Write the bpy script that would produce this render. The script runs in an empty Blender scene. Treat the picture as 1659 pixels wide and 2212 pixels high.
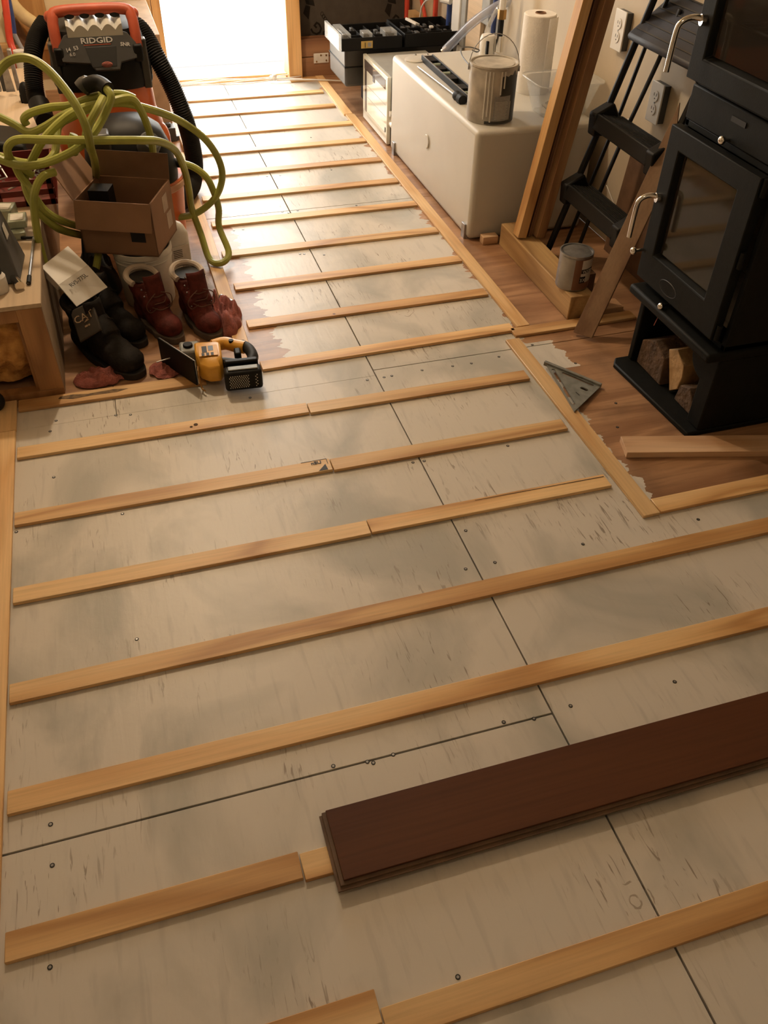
import bpy, bmesh, math, random
from mathutils import Vector, Matrix, Euler, noise
random.seed(7)
C = bpy.context.scene.collection
PI = math.pi
def S(r, g, b):
    f = lambda c: (c/255/12.92) if c/255 <= .04045 else ((c/255+.055)/1.055)**2.4
    return (f(r), f(g), f(b), 1)

# ---------------------------------------------------------------- camera, world, lights, exposure
sc = bpy.context.scene
cam = bpy.data.cameras.new('camera'); co = bpy.data.objects.new('camera', cam); C.objects.link(co)
pit, yaw, rol = math.radians(42.52), math.radians(17.63), math.radians(-1.32)
fw = Vector((math.sin(yaw)*math.cos(pit), math.cos(yaw)*math.cos(pit), -math.sin(pit)))
rt = Vector((math.cos(yaw), -math.sin(yaw), 0)); dn = fw.cross(rt)
r2 = math.cos(rol)*rt + math.sin(rol)*dn; d2 = -math.sin(rol)*rt + math.cos(rol)*dn
co.matrix_world = Matrix(((r2.x, -d2.x, -fw.x, 0), (r2.y, -d2.y, -fw.y, 0), (r2.z, -d2.z, -fw.z, 1.38), (0, 0, 0, 1)))
cam.sensor_fit = 'HORIZONTAL'; cam.sensor_width = 36; cam.lens = 1815/1659*36; cam.clip_start = .02
sc.camera = co
w = bpy.data.worlds.new('sky'); sc.world = w; w.use_nodes = True
w.node_tree.nodes['Background'].inputs[0].default_value = (1, .97, .90, 1)
w.node_tree.nodes['Background'].inputs[1].default_value = 12.0
def lamp(name, kind, loc, energy, col, size=.2, rot=(0, 0, 0)):
    l = bpy.data.lights.new(name, kind); l.energy = energy; l.color = col
    if kind == 'AREA':
        l.size = size
    else: l.shadow_soft_size = size
    o = bpy.data.objects.new(name, l); C.objects.link(o); o.location = loc; o.rotation_euler = rot
    return o
WARM = (1, .775, .53)
lamp('ceiling_lamp', 'POINT', (.05, 3.40, 2.16), 74, WARM, .05)
lamp('near_fill', 'POINT', (.3, .4, 2.3), 8, WARM, .12)  # added weak fill over the near floor, no lamp known there
po = lamp('door_portal', 'AREA', (.64, 5.12, 1.0), 1, (1, 1, 1), 1, (-PI/2, 0, 0))
po.data.shape = 'RECTANGLE'; po.data.size = .7; po.data.size_y = 2.0; po.data.cycles.is_portal = True
vs = sc.view_settings
sc.display_settings.display_device = 'sRGB'
vs.view_transform = 'Standard'; vs.look = 'None'; vs.gamma = 1; vs.exposure = .09; vs.use_curve_mapping = False

# ---------------------------------------------------------------- materials
def nt(name):
    m = bpy.data.materials.new(name); m.use_nodes = True
    n = m.node_tree; b = n.nodes['Principled BSDF']
    return m, n, b
def N(n, t, **k):
    o = n.nodes.new(t)
    for a, v in k.items():
        if a[0] == 'i' and a[1:].isdigit(): o.inputs[int(a[1:])].default_value = v
        elif a in o.inputs and not hasattr(o, a): o.inputs[a].default_value = v
        else: setattr(o, a, v)
    return o
def mat(name, col, rough=.5, metal=0, var=.12, vs_=18, bump=0, bs=60, coat=0, col2=None, trans=0, alpha=1, emis=0, sss=0, spec=.5):
    m, n, b = nt(name)
    b.inputs['Roughness'].default_value = rough; b.inputs['Metallic'].default_value = metal
    b.inputs['Specular IOR Level'].default_value = spec
    if coat: b.inputs['Coat Weight'].default_value = coat
    if sss:
        b.inputs['Subsurface Weight'].default_value = sss; b.inputs['Subsurface Radius'].default_value = (.05, .04, .03)
    if trans: b.inputs['Transmission Weight'].default_value = trans; b.inputs['IOR'].default_value = 1.3
    if alpha < 1: b.inputs['Alpha'].default_value = alpha
    tc = N(n, 'ShaderNodeTexCoord'); ns = N(n, 'ShaderNodeTexNoise'); ns.inputs['Scale'].default_value = vs_; ns.inputs['Detail'].default_value = 5
    n.links.new(tc.outputs['Object'], ns.inputs['Vector'])
    r = N(n, 'ShaderNodeValToRGB')
    c2 = col2 or tuple(c*(1-var*2) for c in col[:3])+(1,)
    r.color_ramp.elements[0].color = c2; r.color_ramp.elements[1].color = col
    r.color_ramp.elements[0].position = .35; r.color_ramp.elements[1].position = .62
    n.links.new(ns.outputs['Fac'], r.inputs[0]); n.links.new(r.outputs[0], b.inputs['Base Color'])
    if bump:
        n2 = N(n, 'ShaderNodeTexNoise'); n2.inputs['Scale'].default_value = bs; n2.inputs['Detail'].default_value = 4
        n.links.new(tc.outputs['Object'], n2.inputs['Vector'])
        bp = N(n, 'ShaderNodeBump'); bp.inputs['Strength'].default_value = bump; bp.inputs['Distance'].default_value = .01
        n.links.new(n2.outputs['Fac'], bp.inputs['Height']); n.links.new(bp.outputs[0], b.inputs['Normal'])
    return m
def wood(name, light, mid, dark, axis=0, rough=.55, scale=1.0, rings=1.0, knots=True):
    """sawn wood: long distorted bands along `axis` (object space), random per object"""
    m, n, b = nt(name); b.inputs['Roughness'].default_value = rough
    tc = N(n, 'ShaderNodeTexCoord'); oi = N(n, 'ShaderNodeObjectInfo')
    mu = N(n, 'ShaderNodeVectorMath', operation='SCALE'); mu.inputs[0].default_value = (17, 31, 23)
    n.links.new(oi.outputs['Random'], mu.inputs['Scale'])
    ad = N(n, 'ShaderNodeVectorMath', operation='ADD'); n.links.new(tc.outputs['Object'], ad.inputs[0]); n.links.new(mu.outputs[0], ad.inputs[1])
    sc_ = [9*scale, 9*scale, 9*scale]; sc_[axis] = 1.3*scale
    mp = N(n, 'ShaderNodeMapping'); mp.inputs['Scale'].default_value = sc_; n.links.new(ad.outputs[0], mp.inputs[0])
    n1 = N(n, 'ShaderNodeTexNoise'); n1.inputs['Scale'].default_value = 1.0; n1.inputs['Detail'].default_value = 1.5; n1.inputs['Distortion'].default_value = .3
    n.links.new(mp.outputs[0], n1.inputs['Vector'])
    # growth rings: contour the smooth noise
    a = N(n, 'ShaderNodeMath', operation='MULTIPLY'); a.inputs[1].default_value = 5.5*rings; n.links.new(n1.outputs['Fac'], a.inputs[0])
    f = N(n, 'ShaderNodeMath', operation='PINGPONG'); f.inputs[1].default_value = 1; n.links.new(a.outputs[0], f.inputs[0])
    r = N(n, 'ShaderNodeValToRGB'); e = r.color_ramp.elements
    e[0].color = light; e[0].position = .1; e[1].color = dark; e[1].position = .95
    k = r.color_ramp.elements.new(.62); k.color = mid
    n.links.new(f.outputs[0], r.inputs[0])
    sc2 = [160*scale]*3; sc2[axis] = 5*scale
    mp2 = N(n, 'ShaderNodeMapping'); mp2.inputs['Scale'].default_value = sc2; n.links.new(ad.outputs[0], mp2.inputs[0])
    n3 = N(n, 'ShaderNodeTexNoise'); n3.inputs['Scale'].default_value = 1; n3.inputs['Detail'].default_value = 4; n.links.new(mp2.outputs[0], n3.inputs['Vector'])
    r3 = N(n, 'ShaderNodeValToRGB'); r3.color_ramp.elements[0].color = (.88, .88, .88, 1); r3.color_ramp.elements[1].color = (1.03, 1.03, 1.03, 1)
    r3.color_ramp.elements[0].position = .3; r3.color_ramp.elements[1].position = .6
    n.links.new(n3.outputs['Fac'], r3.inputs[0])
    mx = N(n, 'ShaderNodeMix', data_type='RGBA', blend_type='MULTIPLY'); mx.inputs[0].default_value = 1
    n.links.new(r.outputs[0], mx.inputs[6]); n.links.new(r3.outputs[0], mx.inputs[7])
    out = mx.outputs[2]
    # per-object tone
    hs = N(n, 'ShaderNodeHueSaturation'); mr = N(n, 'ShaderNodeMapRange'); mr.inputs[3].default_value = .85; mr.inputs[4].default_value = 1.1
    n.links.new(oi.outputs['Random'], mr.inputs[0]); n.links.new(mr.outputs[0], hs.inputs['Value']); n.links.new(out, hs.inputs['Color']); out = hs.outputs[0]
    if knots:
        vo = N(n, 'ShaderNodeTexVoronoi'); vo.inputs['Scale'].default_value = 3.1; n.links.new(ad.outputs[0], vo.inputs['Vector'])
        rk = N(n, 'ShaderNodeValToRGB'); rk.color_ramp.elements[0].position = .012; rk.color_ramp.elements[1].position = .022
        rk.color_ramp.elements[0].color = (.25, .13, .07, 1); rk.color_ramp.elements[1].color = (1, 1, 1, 1)
        n.links.new(vo.outputs['Distance'], rk.inputs[0])
        m2 = N(n, 'ShaderNodeMix', data_type='RGBA', blend_type='MULTIPLY'); m2.inputs[0].default_value = 1
        n.links.new(out, m2.inputs[6]); n.links.new(rk.outputs[0], m2.inputs[7]); out = m2.outputs[2]
    n.links.new(out, b.inputs['Base Color'])
    bp = N(n, 'ShaderNodeBump'); bp.inputs['Strength'].default_value = .12; bp.inputs['Distance'].default_value = .002
    n.links.new(n3.outputs['Fac'], bp.inputs['Height']); n.links.new(bp.outputs[0], b.inputs['Normal'])
    return m
PINE = wood('pine_strip', (.76, .52, .26, 1), (.68, .42, .185, 1), (.50, .27, .10, 1), 0, .5)
PINE_Y = wood('pine_strip_long', (.78, .54, .28, 1), (.73, .48, .23, 1), (.64, .38, .16, 1), 1, .5)
PINE_Z = wood('pine_upright', (.70, .45, .21, 1), (.62, .37, .15, 1), (.50, .27, .10, 1), 2, .55)
PINE_D = wood('dark_upright', (.30, .17, .09, 1), (.22, .11, .055, 1), (.13, .06, .03, 1), 2, .6)
PALE = wood('pale_board', (.62, .43, .27, 1), (.54, .35, .21, 1), (.44, .26, .14, 1), 0, .6)
TIMB = wood('timber', (.50, .34, .16, 1), (.42, .27, .12, 1), (.29, .17, .07, 1), 1, .65)
PLY = wood('plywood_light', (.60, .46, .31, 1), (.55, .41, .26, 1), (.47, .33, .20, 1), 1, .6, .5, .7)
WALLP = mat('wall_plywood', (.55, .47, .35, 1), .6, var=.05, vs_=3, col2=(.45, .39, .30, 1), bump=.05)
WALLB = mat('wall_back_board', (.80, .70, .48, 1), .7, var=.05, vs_=3)  # base colour lightened to stand in for lamp and daylight on the wall
PLYD = wood('plywood_brown', (.36, .19, .10, 1), (.30, .15, .075, 1), (.20, .09, .045, 1), 0, .6, .6, .8)
BROWN = mat('hardboard', (.16, .085, .045, 1), .7, var=.15, bump=.1)
CARD = mat('cardboard', (.27, .15, .085, 1), .85, var=.06, vs_=9, bump=.08, bs=200)
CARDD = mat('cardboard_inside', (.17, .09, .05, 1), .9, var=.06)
def plank_mat():
    m = wood('dark_flooring', (.098, .034, .012, 1), (.080, .026, .010, 1), (.060, .019, .008, 1), 0, .55, .8, .6, False); m.node_tree.nodes['Principled BSDF'].inputs['Specular IOR Level'].default_value = .25; return m
DARKP = plank_mat()
DARKE = mat('plank_core', (.15, .085, .045, 1), .7, var=.2)
BLK = mat('black_plastic', (.007, .007, .007, 1), .5, spec=.2, var=.1)
BLKR = mat('black_rubber', (.010, .0095, .009, 1), .6, spec=.3, var=.15)
IRON = mat('stove_iron', (.0060, .0065, .0055, 1), .6, metal=0, spec=.18, var=.15, vs_=60, bump=.05, bs=300)
LEATHB = mat('black_leather', (.013, .010, .008, 1), .75, spec=.2, var=.25, vs_=30, bump=.25, bs=80)
LEATHR = mat('red_leather', (.125, .024, .018, 1), .75, spec=.25, var=.3, vs_=25, bump=.25, bs=80)
CHROME = mat('chrome', (.75, .73, .70, 1), .12, metal=1, var=.02)
STEEL = mat('dull_steel', (.42, .42, .42, 1), .38, metal=.9, var=.15, vs_=40)
ALU = mat('cast_aluminium', (.25, .26, .245, 1), .45, metal=.15, var=.15, vs_=40)
BRASS = mat('brass', (.45, .27, .10, 1), .3, metal=1)
WHITE = mat('white_plastic', (.72, .70, .66, 1), .4, var=.03)
TANK = mat('tank_plastic', (.56, .545, .50, 1), .38, var=.03, vs_=4, sss=.35)
ENAMEL = mat('white_enamel', (.78, .79, .70, 1), .15, var=.02, coat=.5)
GREYM = mat('grey_metal', (.33, .33, .31, 1), .45, var=.06)
GREYD = mat('grey_plastic', (.085, .087, .088, 1), .5, var=.1)
GREYC = mat('charcoal_plastic', (.045, .044, .042, 1), .4, var=.1)
ORANGE = mat('orange_plastic', (.62, .135, .028, 1), .38, var=.06, vs_=5)
ORED = mat('orange_red_grip', (.42, .07, .025, 1), .5, var=.06)
YEL = mat('tool_yellow', (.72, .36, .035, 1), .42, var=.05)
LIME = mat('lime_hose', (.36, .38, .07, 1), .42, var=.16, vs_=9)
TOWEL = mat('paper_towel', (.82, .78, .72, 1), .9, var=.02, bump=.25, bs=220)
PAINTW = mat('white_paint_pail', (.66, .64, .58, 1), .45, var=.05)
RAG = mat('pink_rag', (.40, .125, .10, 1), .95, var=.2, vs_=40, bump=.6, bs=300)
REDPEX = mat('red_pipe', (.60, .06, .03, 1), .4, var=.05)
BLUEPEX = mat('blue_pipe', (.03, .06, .22, 1), .4, var=.05)
GREYPEX = mat('grey_pipe', (.30, .32, .36, 1), .4, var=.05)
REDCR = mat('red_crate', (.16, .015, .012, 1), .45, var=.2)
CREAM = mat('cream_foam', (.75, .62, .36, 1), .8, var=.08)
INSUL = mat('fibre_insulation', (.74, .40, .12, 1), .95, var=.25, vs_=22, bump=1.0, bs=40, col2=(.42, .19, .05, 1))
LABELW = mat('label_white', (.62, .59, .53, 1), .5, var=.05, vs_=60)
LABELG = mat('label_grey', (.30, .30, .29, 1), .5, var=.1, vs_=160)
LABELB = mat('label_brown', (.20, .09, .05, 1), .45, var=.08)
INK = mat('black_print_and_shade', (.01, .01, .01, 1), .6, var=.02)  # also the painted dark of boot openings and the vacuum hollow
INKW = mat('silver_print', (.45, .44, .42, 1), .5, var=.02)
TAN = mat('tan_print', (.38, .26, .15, 1), .6, var=.02)
BLUE = mat('blue_tape', (.02, .14, .42, 1), .5, var=.15)
SEAT = mat('blue_black_pad', (.03, .035, .055, 1), .55, var=.1)
BOARDG = mat('foam_board_grey', (.075, .064, .053, 1), .8, spec=.15, var=.08)
LOGOG = mat('board_print', (.016, .013, .010, 1), .8, spec=.15, var=.03)
SPLIT = mat('split_wood', (.50, .32, .15, 1), .8, var=.15, bump=.4)
BARK = mat('log_bark', (.12, .07, .04, 1), .9, var=.25, bump=.8)
AMBER = mat('amber_glass', (.55, .20, .03, 1), .12, var=.05, metal=.5)
CEIL = mat('ceiling_paint', (.45, .38, .28, 1), .9, var=.03)
GROUND = mat('outdoor_ground', (.75, .72, .66, 1), .9, var=.05)
def glassm(name, col, rough, alpha):
    m, n, b = nt(name)
    tr = N(n, 'ShaderNodeBsdfTransparent'); tr.inputs[0].default_value = (1, 1, 1, 1)
    b.inputs['Base Color'].default_value = col; b.inputs['Roughness'].default_value = rough
    mx = N(n, 'ShaderNodeMixShader'); mx.inputs[0].default_value = alpha
    n.links.new(tr.outputs[0], mx.inputs[1]); n.links.new(b.outputs[0], mx.inputs[2])
    n.links.new(mx.outputs[0], n.nodes['Material Output'].inputs[0]); return m
CLEAR = glassm('clear_plastic', (.75, .76, .74, 1), .12, .28)
CLEARB = glassm('clear_tube', (.40, .42, .50, 1), .1, .5)
STGL = glassm('stove_glass', (.03, .025, .02, 1), .06, .72)
TEA = glassm('tea_glass', (.05, .02, .02, 1), .05, .7)

def floor_mat():
    """plywood sheathing; white primer brushed over the middle, raw brown ply left along the edges"""
    m, n, b = nt('floor_plywood_primed'); L = n.links.new
    tc = N(n, 'ShaderNodeNewGeometry'); P = tc.outputs['Position']
    def noise_(scale, det=4, vec=None, dist=0):
        o = N(n, 'ShaderNodeTexNoise'); o.inputs['Scale'].default_value = scale; o.inputs['Detail'].default_value = det; o.inputs['Distortion'].default_value = dist
        L(vec or P, o.inputs['Vector']); return o.outputs['Fac']
    def mapped(s):
        o = N(n, 'ShaderNodeMapping'); o.inputs['Scale'].default_value = s; L(P, o.inputs[0]); return o.outputs[0]
    def ma(op, a, c=None):
        o = N(n, 'ShaderNodeMath', operation=op)
        for i, v in enumerate((a, c)):
            if v is None: continue
            if isinstance(v, (int, float)): o.inputs[i].default_value = v
            else: L(v, o.inputs[i])
        return o.outputs[0]
    def ramp(v, p0, c0, p1, c1):
        o = N(n, 'ShaderNodeValToRGB'); e = o.color_ramp.elements
        e[0].position = p0; e[0].color = c0; e[1].position = p1; e[1].color = c1; L(v, o.inputs[0]); return o.outputs[0]
    def mix(f, a, c, bt='MIX'):
        o = N(n, 'ShaderNodeMix', data_type='RGBA', blend_type=bt)
        for i, v in ((0, f), (6, a), (7, c)):
            if isinstance(v, (int, float, tuple)): o.inputs[i].default_value = v
            else: L(v, o.inputs[i])
        return o.outputs[2]
    K = lambda g: (g, g, g, 1)
    sx = N(n, 'ShaderNodeSeparateXYZ'); L(P, sx.inputs[0]); x, y = sx.outputs[0], sx.outputs[1]
    # brushed edge wobble
    wob = ma('ADD', ma('MULTIPLY', ma('SUBTRACT', noise_(1, 6, mapped((6, 26, 1)), .3), .5), .12), ma('MULTIPLY', ma('SUBTRACT', noise_(3.5, 2), .5), .09))
    xw = ma('ADD', x, wob); yw = ma('ADD', y, ma('MULTIPLY', wob, .6))
    pat = ma('MULTIPLY', ma('GREATER_THAN', y, 1.90), ma('LESS_THAN', y, 2.06))
    a = ma('LESS_THAN', xw, ma('ADD', ma('MULTIPLY', pat, .075), 1.115))
    b1 = ma('LESS_THAN', y, 2.12); b2 = ma('GREATER_THAN', xw, .358)
    c1 = ma('LESS_THAN', y, 1.262)
    m1 = ma('MULTIPLY', a, ma('MAXIMUM', b1, b2)); mask = ma('MAXIMUM', m1, c1)
    # primer: bone white, thin grey patches, brush streaks, wood-grain checks showing
    base = mix(ramp(noise_(2.9, 6, mapped((1.2, .8, 1)), .8), .47, K(0), .64, K(1)), (.61, .57, .51, 1), (.41, .40, .36, 1))
    st = noise_(1, 5, mapped((55, 7, 1)), .4)
    base = mix(ramp(st, .55, K(0), .8, K(.55)), base, (.40, .38, .35, 1))
    ck = noise_(1, 6, mapped((120, 13, 1)), 1.2); reg = ramp(noise_(3.4, 3), .50, K(0), .62, K(1))
    ckm = ma('MULTIPLY', ramp(ck, .60, K(0), .66, K(1)), reg)
    base = mix(ma('MULTIPLY', ckm, .75), base, (.20, .15, .11, 1))
    # knots: thin broken rings
    vo = N(n, 'ShaderNodeTexVoronoi'); vo.inputs['Scale'].default_value = 3.3; L(mapped((1, .8, 0)), vo.inputs['Vector'])
    dd = ma('ADD', vo.outputs['Distance'], ma('MULTIPLY', noise_(22, 3), .09))
    ring = ma('LESS_THAN', ma('ABSOLUTE', ma('SUBTRACT', ma('PINGPONG', dd, .055), .028)), .0035)
    ring = ma('MULTIPLY', ring, ma('LESS_THAN', dd, .17)); ring = ma('MULTIPLY', ring, ramp(noise_(30, 2), .5, K(0), .56, K(1)))
    ring = ma('MULTIPLY', ring, ramp(noise_(1.5, 1), .40, K(0), .42, K(1)))
    base = mix(ma('MULTIPLY', ring, .65), base, (.24, .18, .13, 1))
    # raw plywood
    n1 = noise_(1, 2, mapped((1.0, 7, 1)), .6); pp = ma('PINGPONG', ma('MULTIPLY', n1, 9), 1)
    raw = ramp(pp, .1, (.42, .24, .13, 1), .95, (.28, .145, .075, 1))
    raw = mix(ramp(noise_(5, 5), .5, K(0), .75, K(.7)), raw, (.13, .07, .04, 1))
    raw = mix(ramp(noise_(1, 4, mapped((8, 130, 1))), .5, K(0), .8, K(.6)), raw, (.16, .085, .045, 1))
    L(mix(mask, raw, base), b.inputs['Base Color'])
    b.inputs['Roughness'].default_value = .42
    bp = N(n, 'ShaderNodeBump'); bp.inputs['Strength'].default_value = .25; bp.inputs['Distance'].default_value = .003
    L(ma('ADD', ma('MULTIPLY', st, .6), ma('MULTIPLY', noise_(70, 3), .3)), bp.inputs['Height']); L(bp.outputs[0], b.inputs['Normal'])
    return m
FLOOR = floor_mat()

# ---------------------------------------------------------------- geometry helpers (world coordinates unless local=True)
MW = {}
def frame(d):
    d = Vector(d).normalized(); u = d.cross(Vector((0, 0, 1)))
    if u.length < 1e-3: u = d.cross(Vector((1, 0, 0)))
    u.normalize(); return u, d.cross(u).normalized()
def smoothpath(pts, k=6):
    pts = [Vector(p) for p in pts]; out = []
    for i in range(len(pts)-1):
        p0 = pts[max(i-1, 0)]; p1 = pts[i]; p2 = pts[i+1]; p3 = pts[min(i+2, len(pts)-1)]
        for j in range(k):
            t = j/k
            out.append(.5*((2*p1)+(p2-p0)*t+(2*p0-5*p1+4*p2-p3)*t*t+(3*p1-p0-3*p2+p3)*t*t*t))
    out.append(pts[-1]); return out
class G:
    def __init__(s): s.b = bmesh.new()
    def _face(s, vs):
        try: return s.b.faces.new(vs)
        except ValueError: return None
    def hull8(s, P):
        v = [s.b.verts.new(p) for p in P]
        for f in ((0, 3, 2, 1), (4, 5, 6, 7), (0, 1, 5, 4), (1, 2, 6, 5), (2, 3, 7, 6), (3, 0, 4, 7)): s._face([v[i] for i in f])
        return s
    def box(s, x0, x1, y0, y1, z0, z1, M=None):
        P = [Vector(p) for p in ((x0, y0, z0), (x1, y0, z0), (x1, y1, z0), (x0, y1, z0), (x0, y0, z1), (x1, y0, z1), (x1, y1, z1), (x0, y1, z1))]
        if M: P = [M @ p for p in P]
        return s.hull8(P)
    def rings(s, R, cap=True, closed=False):
        V = [[s.b.verts.new(p) for p in r] for r in R]; n = len(V[0])
        m = len(V) if closed else len(V)-1
        for i in range(m):
            A, B = V[i], V[(i+1) % len(V)]
            for j in range(n): s._face((A[j], A[(j+1) % n], B[(j+1) % n], B[j]))
        if cap and not closed:
            s._face(V[0][::-1]); s._face(V[-1])
        return s
    def tube(s, pts, r, n=8, smooth=0, closed=False, cap=True, el=None):
        if smooth: pts = smoothpath(pts, smooth)
        pts = [Vector(p) for p in pts]; R = []; N_ = len(pts); u = None
        for i, p in enumerate(pts):
            if closed: d = pts[(i+1) % N_]-pts[i-1]
            else: d = pts[min(i+1, N_-1)]-pts[max(i-1, 0)]
            d.normalize()
            if u is None: u, v = frame(d)
            u = (u-d*u.dot(d)).normalized(); v = d.cross(u)
            rr = r(i/(max(N_-1, 1))) if callable(r) else r
            e = el or 1
            R.append([p+rr*(math.cos(2*PI*k/n)*u+e*math.sin(2*PI*k/n)*v) for k in range(n)])
        return s.rings(R, cap, closed)
    def cyl(s, a, b, r, r1=None, n=20, cap=True):
        a, b = Vector(a), Vector(b); u, v = frame(b-a); r1 = r if r1 is None else r1
        return s.rings([[p+q*(math.cos(2*PI*k/n)*u+math.sin(2*PI*k/n)*v) for k in range(n)] for p, q in ((a, r), (b, r1))], cap)
    def lathe(s, prof, c=(0, 0, 0), n=28, cap=True, M=None, sq=None):
        """prof: (r, z) list; sq = superellipse exponent for boxy-round bodies with (ax, ay) scale"""
        c = Vector(c); R = []
        for r, z in prof:
            ring = []
            for k in range(n):
                t = 2*PI*k/n; cx, cy = math.cos(t), math.sin(t)
                if sq:
                    e, ax, ay = sq
                    cx = math.copysign(abs(cx)**(2/e), cx)*ax; cy = math.copysign(abs(cy)**(2/e), cy)*ay
                p = Vector((r*cx, r*cy, z)); ring.append(c+(M @ p if M else p))
            R.append(ring)
        return s.rings(R, cap)
    def prism(s, poly, ax, a, b, M=None):
        """poly in the plane across axis ax ('x': (y,z), 'y': (x,z), 'z': (x,y))"""
        def P(q, h): return {'x': Vector((h, q[0], q[1])), 'y': Vector((q[0], h, q[1])), 'z': Vector((q[0], q[1], h))}[ax]
        R = [[P(q, h) for q in poly] for h in (a, b)]
        if M: R = [[M @ p for p in r] for r in R]
        return s.rings(R)
    def ball(s, c, r, sx=1, sy=1, sz=1, n=14, m=9, M=None):
        c = Vector(c); R = []
        for i in range(m+1):
            t = -PI/2+PI*i/m; q = max(math.cos(t), .02)
            R.append([c+(M or Matrix.Identity(3)) @ Vector((r*sx*q*math.cos(2*PI*k/n), r*sy*q*math.sin(2*PI*k/n), r*sz*math.sin(t))) for k in range(n)])
        return s.rings(R)
    def slab(s, quad, thick):
        q = [Vector(p) for p in quad]; nn = (q[1]-q[0]).cross(q[3]-q[0]).normalized()*thick
        return s.hull8([p+nn for p in q]+q)
    def grid(s, f, nu, nv):
        V = [[s.b.verts.new(f(i/nu, j/nv)) for j in range(nv+1)] for i in range(nu+1)]
        for i in range(nu):
            for j in range(nv): s._face((V[i][j], V[i+1][j], V[i+1][j+1], V[i][j+1]))
        return s
    def obj(s, name, m, parent=None, local=False, bevel=0, smooth=True, solid=0, remesh=0, loc=None, rot=0, seg=2, ang=35):
        b = s.b; bmesh.ops.recalc_face_normals(b, faces=b.faces)
        me = bpy.data.meshes.new(name)
        o = bpy.data.objects.new(name, me)
        if parent is not None:
            if not local: b.transform(MW[parent.name].inverted())
            o.parent = parent; MW[o.name] = MW[parent.name]
        else:
            if loc is None:
                xs = [v.co for v in b.verts]; mn = [min(v[i] for v in xs) for i in range(3)]; mxx = [max(v[i] for v in xs) for i in range(3)]
                loc = ((mn[0]+mxx[0])/2, (mn[1]+mxx[1])/2, mn[2])
            T = Matrix.Translation(Vector(loc)) @ Matrix.Rotation(rot, 4, 'Z')
            if not local: b.transform(T.inverted())
            o.location = loc; o.rotation_euler = (0, 0, rot); MW[o.name] = T
        b.to_mesh(me); b.free(); me.materials.append(m); C.objects.link(o)
        if parent is not None: MW[o.name] = MW[parent.name]
        else: MW[o.name] = T
        if remesh:
            d = o.modifiers.new('r', 'REMESH'); d.mode = 'VOXEL'; d.voxel_size = remesh; d.use_smooth_shade = True
            k = o.modifiers.new('s', 'SMOOTH'); k.iterations = 6; k.factor = .5
        if solid: d = o.modifiers.new('t', 'SOLIDIFY'); d.thickness = solid; d.offset = 0
        if bevel:
            d = o.modifiers.new('b', 'BEVEL'); d.width = bevel; d.segments = seg; d.limit_method = 'ANGLE'; d.angle_limit = math.radians(40)
        if smooth:
            for p in me.polygons: p.use_smooth = True
            if not remesh:
                try: me.set_sharp_from_angle(angle=math.radians(ang))
                except Exception: pass
        return o
def tag(o, label, cat, group=None, kind=None):
    o['label'] = label; o['category'] = cat
    if group: o['group'] = group
    if kind: o['kind'] = kind
    return o
def thing(name, label, cat, loc=(0, 0, 0), rot=0, group=None):
    o = bpy.data.objects.new(name, None); C.objects.link(o); o.location = loc
    R = rot if isinstance(rot, Matrix) else Matrix.Rotation(rot, 4, 'Z')
    T = Matrix.Translation(Vector(loc)) @ R
    o.rotation_euler = T.to_euler(); o.empty_display_size = .05
    MW[o.name] = T; tag(o, label, cat, group); return o
def struct(o): o['kind'] = 'structure'; return o
def text(body, name, m, parent, pos, ux, uy, h, align='CENTER', ext=.0003, sx=1, bold=0):
    """flat lettering: pos = centre/left baseline, ux = reading direction, uy = up direction of the letters"""
    cu = bpy.data.curves.new(name, 'FONT'); cu.body = body; cu.size = h; cu.align_x = align; cu.extrude = ext; cu.offset = bold; cu.resolution_u = 2
    t = bpy.data.objects.new('tmp', cu); C.objects.link(t)
    dg = bpy.context.evaluated_depsgraph_get(); me = bpy.data.meshes.new_from_object(t.evaluated_get(dg))
    bpy.data.objects.remove(t)
    ux = Vector(ux).normalized(); uy = Vector(uy); uy = (uy-ux*uy.dot(ux)).normalized(); uz = ux.cross(uy)
    M = Matrix.Translation(Vector(pos)+uz*.0008) @ Matrix((ux, uy, uz)).transposed().to_4x4() @ Matrix.Diagonal((sx, 1, 1, 1))
    me.transform(MW[parent.name].inverted() @ M)
    me.materials.clear(); me.materials.append(m)
    o = bpy.data.objects.new(name, me); C.objects.link(o); o.parent = parent; MW[o.name] = MW[parent.name]; return o

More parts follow.
